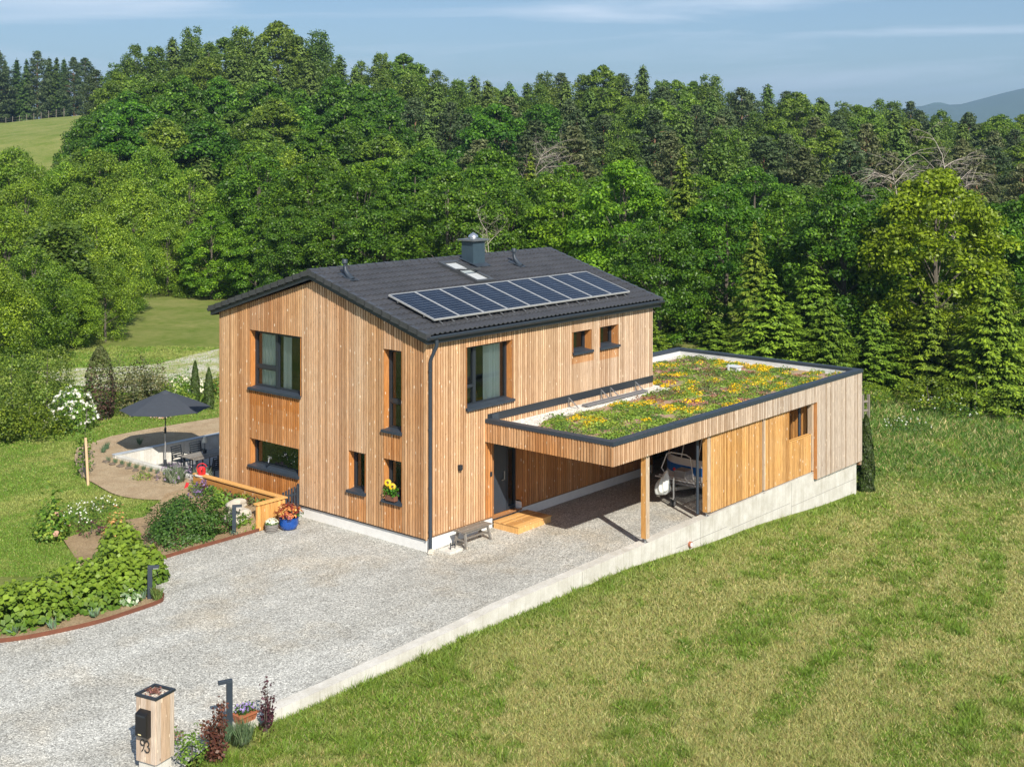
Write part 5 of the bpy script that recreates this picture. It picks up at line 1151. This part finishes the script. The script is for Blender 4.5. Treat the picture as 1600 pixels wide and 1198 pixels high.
clump('hosta', -7.55, 2.72, .02, .30, .3, 110, .17, [(.30, .40, .22), (.10, .20, .05), (.6, .65, .5)], 'white edged hosta in front of the hedge corner', 'plant')
clump('grass_tuft', -6.95, 2.42, .0, .22, .38, 240, .035, [(.20, .24, .06), (.14, .22, .05)], 'tuft of fine grass beside the hedge bollard', 'grass tuft', blade=True)
clump('grass_tuft', -7.15, 2.75, .0, .16, .34, 110, .05, [(.12, .20, .12), (.2, .28, .18)], 'small grey green tuft at the foot of the hedge bollard', 'grass tuft', blade=True)
for i, (x, y) in enumerate([(-9.6, 2.62), (-8.6, 2.5), (-10.4, 2.95)]): clump('iris', x, y, 0, .2, .28, 22, .16, [(.14, .24, .12), (.2, .3, .2)], 'tuft of strap leaves at the edging under the hedge, '+['middle one', 'rightmost one', 'leftmost one'][i], 'plant', 'strap leaved tufts under the hedge', blade=True)
clump('lavender', -.85-.45, 8.45, .15, .42, .55, 520, .045, [(.20, .26, .15), (.14, .20, .10)], 'lavender bush with violet flowers beside the planter near the watering can', 'lavender', blade=True, flowers=((.24, .15, .34), 90, .06, 1.15))
clump('lavender', -.1, 11.6, .0, .62, .55, 620, .045, [(.24, .28, .20), (.16, .22, .13)], 'large grey lavender in front of the sunken terrace', 'lavender', blade=True, flowers=((.30, .22, .36), 60, .055, 1.1))
clump('lavender', .25, 10.6, .0, .45, .6, 420, .045, [(.24, .28, .20), (.18, .22, .15)], 'smaller grey lavender nearer the house wall', 'lavender', blade=True)
clump('cushion_plant', -.55, 12.8, .0, .35, .22, 280, .05, [(.24, .30, .04), G2], 'yellow green cushion plant left of the large lavender', 'plant')
clump('broadleaf_plant', -1.55, 7.15, .25, .42, .42, 210, .19, [G2, (.16, .27, .04)], 'bright broad leaved plant left of the boulders', 'plant')
clump('broadleaf_plant', -1.95, 5.42, .05, .30, .38, 170, .13, [G2, (.17, .27, .03)], 'bright leafy plant in the bed corner at the end of the edging', 'plant')
clump('cushion_plant', -2.5, 5.28, .03, .13, .12, 60, .05, [(.12, .2, .14)], 'small blue green cushion at the foot of the bollard', 'plant')
for i in range(9): clump('planter_herb', -1.25+random.uniform(-.12, .12), 5.6+i*.40, .5, .2, .22, 60, .10, [[G2, G3], [(.10, .03, .04), (.16, .22, .06)], [G1, G4]][i % 3], 'low leafy plant inside the raised planter', 'plant', 'low plants inside the raised planter')
# row of small lavender plants along the terrace wall
for i in range(9):
    clump('lavender', .12-.02*i+.06, 12.6+i*.40, .0, .15, .22, 60, .05, [(.10, .18, .10), (.16, .25, .14)], 'small young lavender in the row along the sunlit terrace wall', 'lavender', 'young lavenders along the terrace wall', blade=True)
for i in range(8): rock('stone', (-.16+random.uniform(-.05, .05), 12.5+i*.46, .03), (.12, .15, .06), make_concrete('dark_rock', (.16, .13, .10)) if i == 0 else bpy.data.materials['dark_rock'], 'dark edging stone in front of the young lavenders', 'stone', i, 'dark stones in front of the young lavenders')
for i, (x, y) in enumerate([(.6, 17.1), (1.0, 17.5), (2.2, 17.2)]): clump('lavender', x, y, .01, .18, .3, 70, .05, [(.10, .18, .10), (.15, .24, .14)], 'small green tuft on the bare earth behind the terrace corner', 'plant', 'tufts behind the terrace corner', blade=True)
# young tree with stake
yt = empty('young_tree', (-1.9, 13.9, 0), 'young climbing leafy tree tied to a leaning wooden stake in the lawn', 'tree'); ca = Cards()
n = 420; t = rng.random(n); C = np.stack([-1.7+.5*t+rng.normal(0, .17, n), 14.6+rng.normal(0, .17, n)+.6*t, .2+2.1*t], 1); C[:, :2] += np.sin(t*9)[:, None]*.1
ca.add(C, rdir(n)+[-.3, -.3, .6], rng.uniform(.08, .14, n), jcol((.11, .20, .025), n, .3), .7); ca.build('crown', LEAFP, yt)
mb = M(); mb.tube([(-1.8, 14.5, 0), (-1.6, 14.7, .9), (-1.25, 15.1, 2.2)], [.025, .02, .01], 6); mb.build('trunk', [BARK], yt)
mb = M(); mb.tube([(-2.15, 13.52, -.05), (-1.75, 14.35, 1.35)], .045, 8); tag(mb.build('wooden_stake', [plain('stake_wood', (.52, .36, .20), .7)]), 'leaning pale wooden stake beside the young tree', 'stake')
# background garden shrubs
clump('flowering_bush', 2.0, 21.6, .0, .95, 1.6, 2200, .10, [G1, G3, G2], 'round bush covered with white blossoms behind the young tree', 'bush', flowers=((.86, .84, .80), 120, .14, 1.0))
o = clump('barberry', 3.85, 22.6, .0, .70, 3.0, 4200, .10, [(.07, .030, .028), (.12, .07, .05), (.05, .07, .03)], 'tall dark red columnar shrub with a greener top behind the lawn', 'shrub', shape='column', topcols=(.11, .13, .04))
clump('cotoneaster', 5.6, 22.9, .0, 1.35, 2.1, 3600, .10, [(.10, .11, .04), (.16, .15, .05), (.07, .09, .03)], 'wide olive shrub right of the dark red one', 'shrub')
clump('cotoneaster', 6.9, 23.6, .0, 1.1, 1.6, 2400, .10, [(.13, .14, .05), (.18, .16, .06)], 'smaller olive shrub left of the thin conifers', 'shrub')
clump('green_bush', 7.2, 22.2, .0, .95, 1.1, 1700, .11, [G1, G2, G4], 'low bright green bush behind the parasol top', 'bush')
clump('rose_bush', 9.0, 24.3, .0, 1.0, .9, 1500, .10, [G1, G2], 'low bush with cream flowers behind the parasol right side', 'bush', flowers=((.82, .78, .62), 60, .13, 1.0))
clump('green_bush', 10.4, 22.9, .0, .9, .9, 1500, .10, [G1, G4, (.25, .20, .06)], 'mixed low bush at the foot of the thin conifers', 'bush')
clump('orange_flowers', 5.6, 20.9, .0, .42, .22, 160, .10, [(.62, .30, .10), (.72, .55, .45)], 'orange and pink flowers on the lawn seen under the parasol', 'flowers')
def thuja(x, y, z, r, h, label, col=(.06, .10, .02)):
    o = empty('columnar_conifer', (x, y, z), label, 'conifer'); n = int(5200*r*h/.8); t = rng.random(n); a = rng.uniform(0, 6.283, n)
    pr = np.clip(np.minimum(1, (1-t)**.55*1.35), 0, 1)*(1+.12*np.sin(a*4+t*20)); C = np.stack([x+np.cos(a)*r*pr*rng.uniform(.8, 1.03, n), y+np.sin(a)*r*pr*rng.uniform(.8, 1.03, n), z+h*t], 1)
    N = np.stack([np.cos(a), np.sin(a), np.full(n, .3)], 1)+rng.normal(0, .4, (n, 3)); T = np.tile([0, 0, 1.], (n, 1))+rng.normal(0, .2, (n, 3))
    ca = Cards(); ca.add(C, N, rng.uniform(.07, .14, n), jcol(col, n, .4), .5, T=T); ca.build('crown', LEAFP, o); mb = M(); mb.tube([(x, y, z-.1), (x, y, z+h*.8)], [.04, .01], 6); mb.build('trunk', [BARK], o)
thuja(8.2, 22.15, -.03, .20, 1.9, 'thin columnar conifer, the left one of two beside the gable edge'); thuja(8.05, 20.95, -.03, .22, 1.75, 'thin columnar conifer, the right one of two beside the gable edge')
thuja(18.0, -4.42, -1.25, .30, 2.8, 'dark columnar conifer at the far end of the carport', (.045, .075, .012))
# red shrubs at the drive end
def redshrub(x, y, z, h, r, label, col, n=900):
    o = empty('red_shrub', (x, y, z), label, 'shrub'); ca = Cards(); mb = M()
    for i in range(9):
        a = random.random()*6.28; t = random.uniform(.3, 1); px_, py_, pz_ = x+math.cos(a)*r*random.uniform(.2, .9)*(1.25-t*.8), y+math.sin(a)*r*random.uniform(.2, .9)*(1.25-t*.8), z+h*t
        mb.tube([(x, y, z-.05), ((x+px_)/2, (y+py_)/2, z+h*t*.4), (px_, py_, pz_)], [.014, .010, .005], 5)
        k = n//9; s = rng.uniform(.25, 1.05, k)[:, None]; C = np.array([x, y, z])*(1-s)+np.array([px_, py_, pz_])*s+rng.normal(0, .055, (k, 3)); ca.add(C, rdir(k)+[0, 0, .4], rng.uniform(.05, .085, k), jcol(col, k, .4), .75)
    ca.build('foliage', LEAFP, o); mb.build('stem', [BARK], o)
redshrub(-10.65, -5.02, -.3, 1.05, .44, 'reddish brown shrub between the number pillar and the bollard', (.13, .05, .035), 950)
redshrub(-9.30, -4.78, -.33, 1.08, .24, 'slender dark purple shrub in front of the low concrete wall end', (.085, .03, .04), 300)
clump('grass_tuft', -10.35, -4.75, -.1, .34, .40, 420, .03, [(.11, .18, .10), (.16, .24, .12)], 'blue green grass tuft left of the bollard foot', 'grass tuft', blade=True)
clump('grass_tuft', -10.0, -4.95, -.15, .35, .42, 420, .03, [(.13, .20, .10), (.18, .25, .12)], 'blue green grass tuft in front of the bollard foot', 'grass tuft', blade=True)
clump('green_plant', -11.15, -4.95, -.08, .30, .5, 420, .06, [G1, G2], 'leafy green plant right of the number pillar', 'plant')
clump('green_plant', -11.0, -4.2, -.0, .2, .2, 120, .06, [G1, (.2, .12, .08)], 'small seedling plants in the gravel behind the pillar', 'plant')
clump('daisies', 29.0, -1.2, g1(29, -1.2), 1.1, .5, 700, .08, [G1, G3], 'cluster of white wild flowers in the long grass near the right picture edge', 'flowers', flowers=((.85, .85, .8), 30, .06, 1.1))
xq, yq = polar(1475, 60); clump('daisies', xq, yq, g1(xq, yq), 1.7, .8, 900, .10, [G1, G3], 'white wild flowers at the top of the right meadow', 'flowers', flowers=((.8, .82, .78), 40, .07, 1.1))
# fences
def fence(name, x0, y0, x1, y1, n, h, label, zf=None):
    f = empty(name, (x0, y0, g1(x0, y0)), label, 'fence'); pts = [(x0+(x1-x0)*i/(n-1), y0+(y1-y0)*i/(n-1)) for i in range(n)]
    fm = plain('fence_wood', (.22, .19, .16), .85) if 'fence_wood' not in bpy.data.materials else bpy.data.materials['fence_wood']
    for x, y in pts: mb = M(); z = g1(x, y); mb.box((x-.05, y-.05, z-.1), (x+.05, y+.05, z+h)); mb.build('fence_post', [fm], f)
    for zz in ((.45, .85) if h < 1.6 else (.5, 1.0, 1.5)):
        mb = M()
        for (a, b), (c, d) in zip(pts[:-1], pts[1:]): mb.bar((a, b, g1(a, b)+zz), (c, d, g1(c, d)+zz), .04, .09 if h < 1.6 else .03)
        mb.build('rail', [fm], f)
a = polar(1338, 57); b = polar(1357, 57.5); fence('wooden_fence', *a, *b, 3, 1.15, 'short piece of old wooden rail fence behind the green roof corner')
a = polar(-60, 345); b = polar(100, 300); fence('pasture_fence', *a, *b, 16, 1.9, 'pasture fence along the top of the far meadow')
# ------------------------------------------------------------------ grass
def tuftfield(name, N, samp, hmin, hmax, wd, cfun, label, lean=.5):
    P_ = samp(N); n = len(P_); z = ground(P_[:, 0], P_[:, 1]); h = rng.uniform(hmin, hmax, n); a = rng.uniform(0, 6.283, n)
    col, hs = cfun(P_, n); h = h*hs
    wd = wd*np.clip(np.hypot(P_[:, 0]-CAM[0], P_[:, 1]-CAM[1])/32, .8, 2.2); dx = np.cos(a)*wd*rng.uniform(.6, 1.4, n); dy = np.sin(a)*wd*rng.uniform(.6, 1.4, n); lx = rng.normal(0, lean, n)*h; ly = rng.normal(0, lean, n)*h
    V = np.zeros((n, 3, 3)); V[:, 0] = np.stack([P_[:, 0]-dx, P_[:, 1]-dy, z-.01], 1); V[:, 1] = np.stack([P_[:, 0]+dx, P_[:, 1]+dy, z-.01], 1); V[:, 2] = np.stack([P_[:, 0]+lx, P_[:, 1]+ly, z+h], 1)
    me = bpy.data.meshes.new(name); me.vertices.add(3*n); me.vertices.foreach_set('co', V.astype(np.float32).ravel()); me.loops.add(3*n); me.loops.foreach_set('vertex_index', np.arange(3*n, dtype=np.int32)); me.polygons.add(n); me.polygons.foreach_set('loop_start', np.arange(0, 3*n, 3, dtype=np.int32))
    try: me.polygons.foreach_set('loop_total', np.full(n, 3, dtype=np.int32))
    except Exception: pass
    me.update(calc_edges=True); at = me.color_attributes.new('tone', 'FLOAT_COLOR', 'POINT'); cc = np.ones((3*n, 4), np.float32); cc[:, :3] = np.repeat(col, 3, axis=0); at.data.foreach_set('color', cc.ravel())
    me.materials.append(LEAFP); me.validate(); o = bpy.data.objects.new(name, me); COL.objects.link(o); tag(o, label, 'grass', kind='stuff')
def vnoise(x, y, s, seed):
    r_ = np.random.default_rng(seed); T = r_.random((64, 64)); u = x/s; v = y/s; i = np.floor(u).astype(int); j = np.floor(v).astype(int); f = u-i; g = v-j; f = f*f*(3-2*f); g = g*g*(3-2*g)
    q = lambda a, b: T[a % 64, b % 64]
    return (q(i, j)*(1-f)+q(i+1, j)*f)*(1-g)+(q(i, j+1)*(1-f)+q(i+1, j+1)*f)*g
def samp_right(N):
    px = rng.uniform(-60, 1680, N*2); D = 21/(1-rng.random(N*2)*(1-21/72)); p = CAM[None, :]+FW[None, :]*D[:, None]+RT[None, :]*((px-800)/F*D)[:, None]
    m = ((p[:, 1] < -4.47) | (p[:, 0] > 17.8)) & (~((p[:, 0] < -9.6) & (p[:, 1] > -5.0))) & (p[:, 1] < 12)
    lim = np.interp(p[:, 0], [-20, -13, -11.7, -11.15, -10.3, -9.7], [-15, -7.2, -5.5, -4.9, -4.6, -4.5]); m &= (p[:, 0] > -9.7) | (p[:, 1] < lim)
    return p[m][:N]
def cfun_right(P_, n):
    x, y = P_[:, 0], P_[:, 1]; u = x*.94+y*.34; v = -x*.34+y*.94
    a = .40*vnoise(x*.28+y*.06, y*1.15-x*.1, 1.1, 1)+.32*vnoise(u*.6, v*2, .7, 2)+.28*vnoise(x, y, .25, 3)
    a = a+.045*np.sin(6.283*(y*.97-x*.12)/1.7+1.5*vnoise(x, y, 6, 31)); near = np.exp(-np.maximum(-4.45-y, 0)/.7)*(x < 17.4)
    dry = .62*np.clip((a-.42)/.16, 0, 1)*(1-near)*(1-.9*sst(x+y*.8, 11, 19)); dry = dry+(1-dry)*(rng.random(n) < .22)*(1-near)
    g_ = jcol((.18, .275, .034), n, .42); g2 = jcol((.16, .26, .028), n, .3); lush = sst(x+y*.8, 12, 20)[:, None]; g_ = g_*(1-lush)+jcol((.10, .21, .026), n, .4)*lush; tl = vnoise(x, y, .9, 5)[:, None]; g_ = g_*(1-(tl > .70))+g2*(tl > .70)
    s_ = jcol((.50, .44, .19), n, .42); col = g_*(1-dry[:, None])+s_*dry[:, None]
    hs = 1+1.3*(vnoise(x, y, .4, 7) > .74)*(1-dry)+.8*near+2.6*sst(x-.5*y*0, 18, 27)*(vnoise(x, y, 3, 9)*.6+.4)
    return col, hs
tuftfield('meadow_grass', 620000, samp_right, .03, .09, .014, cfun_right, 'mown meadow grass, patchy green and straw, right of the concrete wall', .8)
BX0, BX1 = -30, 8
bedp = bed; pathp = path; drivep = drive
def inpoly_np(x, y, p):
    c = np.zeros(len(x), bool); j = len(p)-1
    for i in range(len(p)):
        xi, yi = p[i]; xj, yj = p[j]; m = ((yi > y) != (yj > y)) & (x < (xj-xi)*(y-yi)/((yj-yi)+1e-12)+xi); c ^= m; j = i
    return c
def samp_left(N):
    px = rng.uniform(-80, 360, N*3); D = 33/(1-rng.random(N*3)*(1-33/72)); p = CAM[None, :]+FW[None, :]*D[:, None]+RT[None, :]*((px-800)/F*D)[:, None]; x, y = p[:, 0], p[:, 1]
    xj = x+rng.normal(0, .13, len(x)); yj = y+rng.normal(0, .13, len(x)); m = ~(inpoly_np(xj, yj, bedp) | inpoly_np(xj, yj, pathp) | inpoly_np(x, y, drivep)) & ~((x > .3) & (x < 7.3) & (y < 16.3)) & (y > 2)
    return p[m][:N]
def cfun_left(P_, n):
    x, y = P_[:, 0], P_[:, 1]; a = .5*vnoise(x, y, 2.2, 21)+.3*vnoise(x, y*2, .8, 22)+.2*vnoise(x, y, .3, 23); dry = np.clip((a-.5)/.25, 0, .75); dry = dry+(1-dry)*(rng.random(n) < .12)
    return jcol((.16, .27, .032), n, .32)*(1-dry[:, None])+jcol((.36, .38, .11), n, .3)*dry[:, None], 1+.0*x+1.2*sst(y, 19.5, 24)
tuftfield('lawn_grass', 200000, samp_left, .02, .055, .012, cfun_left, 'short garden lawn left of the house', .8)
# ------------------------------------------------------------------ far mountain
mb = M(); prof2 = []
Dm = 5000
def mtop(px): return np.interp(px, [1340, 1440, 1500, 1560, 1600, 1700, 1900, 2200, 2500], [178, 166, 163, 148, 138, 118, 100, 120, 170])
nxm = 60; pxs = np.linspace(1250, 2600, nxm); Vm = []; 
for r_ in range(9):
    t = r_/8
    for p_ in pxs:
        D_ = Dm-1300*(1-t)+30*math.sin(p_*.05+r_); x, y = polar(p_, D_); tz = 11+(HY-mtop(p_))/F*Dm; z = -10+(tz+10)*(t**.8)*(1+.03*math.sin(p_*.07+r_*2)*(1-t)); mb.v.append((x, y, z))
for r_ in range(9, 12):
    for p_ in pxs: x, y = polar(p_, Dm+150*(r_-8)); tz = 11+(HY-mtop(p_))/F*Dm; mb.v.append((x, y, tz-(r_-8)*45))
for r_ in range(11):
    for i in range(nxm-1): q = r_*nxm+i; mb.f.append((q, q+1, q+nxm+1, q+nxm)); mb.m.append(0); mb.t.append((0, 0, 0))
t = NT('wooded_mountain'); t.bsdf(t.mix(t.noise(.012, 6, .7), (.03, .06, .025), (.07, .11, .04)), .95)
o = mb.build('mountain', [t.m], smooth=True); tag(o, kind='structure')
x, y = polar(1462, 4300)
mb = M(); 
for r_, zz in ((0, 0),): pass
mb.v.clear(); pxs = np.linspace(1330, 1560, 24)
for t_ in (0, .5, 1, 1.4):
    for p_ in pxs: D_ = 5300+150*t_; x, y = polar(p_, D_); tz = 11+(HY-np.interp(p_, [1330, 1420, 1465, 1500, 1560], [200, 172, 159, 168, 190]))/F*5450; mb.v.append((x, y, -10+(tz+10)*(t_ if t_ <= 1 else .8)))
for r_ in range(3):
    for i in range(23): q = r_*24+i; mb.f.append((q, q+1, q+25, q+24)); mb.m.append(0); mb.t.append((0, 0, 0))
o = mb.build('distant_hill', [bpy.data.materials['wooded_mountain']], smooth=True); tag(o, kind='structure')
# ------------------------------------------------------------------ air
HAZE = 1
if HAZE:
    mb = M(); mb.box((-120, -4300, -62), (6800, 6800, 345)); t = NT('air'); v = t.t.nodes.new('ShaderNodeVolumePrincipled'); v.inputs['Color'].default_value = (.45, .70, 1, 1); v.inputs['Density'].default_value = .00018; v.inputs['Anisotropy'].default_value = .2; t.t.links.new(v.outputs[0], t.out.inputs['Volume'])
    o = mb.build('haze', [t.m]); tag(o, 'thin blue summer haze over the whole landscape', 'haze', kind='stuff')
# ------------------------------------------------------------------ sky, sun, camera
AZ, EL = R(-119.1), R(38.4)
wld = bpy.data.worlds.new('World'); scene.world = wld; wld.use_nodes = True; nt = wld.node_tree; nt.nodes.clear()
ow = nt.nodes.new('ShaderNodeOutputWorld'); bg = nt.nodes.new('ShaderNodeBackground'); sk = nt.nodes.new('ShaderNodeTexSky'); sk.sky_type = 'NISHITA'; sk.sun_disc = False
sk.sun_elevation = EL; sk.sun_rotation = math.pi/2-AZ; sk.air_density = 1.0; sk.dust_density = .6; sk.ozone_density = 4.0; sk.altitude = 300
tc = nt.nodes.new('ShaderNodeTexCoord'); mp = nt.nodes.new('ShaderNodeMapping'); mp.inputs['Scale'].default_value = (1.0, 1.0, 11); mp.inputs['Location'].default_value = (3.1, 1.7, .4); nt.links.new(tc.outputs['Generated'], mp.inputs[0])
nz = nt.nodes.new('ShaderNodeTexNoise'); nz.inputs['Scale'].default_value = 2.6; nz.inputs['Detail'].default_value = 8; nz.inputs['Roughness'].default_value = .55; nz.inputs['Distortion'].default_value = .6; nt.links.new(mp.outputs[0], nz.inputs[0])
cr = nt.nodes.new('ShaderNodeValToRGB'); cr.color_ramp.elements[0].position = .46; cr.color_ramp.elements[0].color = (0, 0, 0, 1); cr.color_ramp.elements[1].position = .70; cr.color_ramp.elements[1].color = (.8, .8, .8, 1); nt.links.new(nz.outputs[0], cr.inputs[0])
mx = nt.nodes.new('ShaderNodeMix'); mx.data_type = 'RGBA'; nt.links.new(cr.outputs[0], mx.inputs[0]); nt.links.new(sk.outputs[0], mx.inputs[6]); mx.inputs[7].default_value = (8.5, 9.6, 11.0, 1)
nt.links.new(mx.outputs[2], bg.inputs[0]); bg.inputs[1].default_value = .076; nt.links.new(bg.outputs[0], ow.inputs[0])
sl_ = bpy.data.lights.new('sun', 'SUN'); sl_.energy = 5.0; sl_.angle = R(.53); sl_.color = (1, .93, .82); so = bpy.data.objects.new('sun', sl_); COL.objects.link(so)
sd_ = Vector((math.cos(EL)*math.cos(AZ), math.cos(EL)*math.sin(AZ), math.sin(EL))); so.rotation_euler = sd_.to_track_quat('Z', 'Y').to_euler(); so.location = (-20, -30, 40)
cam = bpy.data.cameras.new('camera'); co = bpy.data.objects.new('camera', cam); COL.objects.link(co); co.location = CAM.tolist(); co.rotation_euler = (R(90), 0, math.atan2(FW[1], FW[0])-R(90))
cam.sensor_width = 36; cam.lens = F/1600*36; cam.shift_y = -(599-HY)/1600; cam.clip_end = 30000; cam.clip_start = .5; scene.camera = co
vs = scene.view_settings; vs.view_transform = 'Standard'; vs.look = 'None'; vs.exposure = 0.52; vs.gamma = 1
scene.cycles.max_bounces = 6; scene.cycles.transparent_max_bounces = 12; scene.cycles.volume_bounces = 0; scene.cycles.use_denoising = True
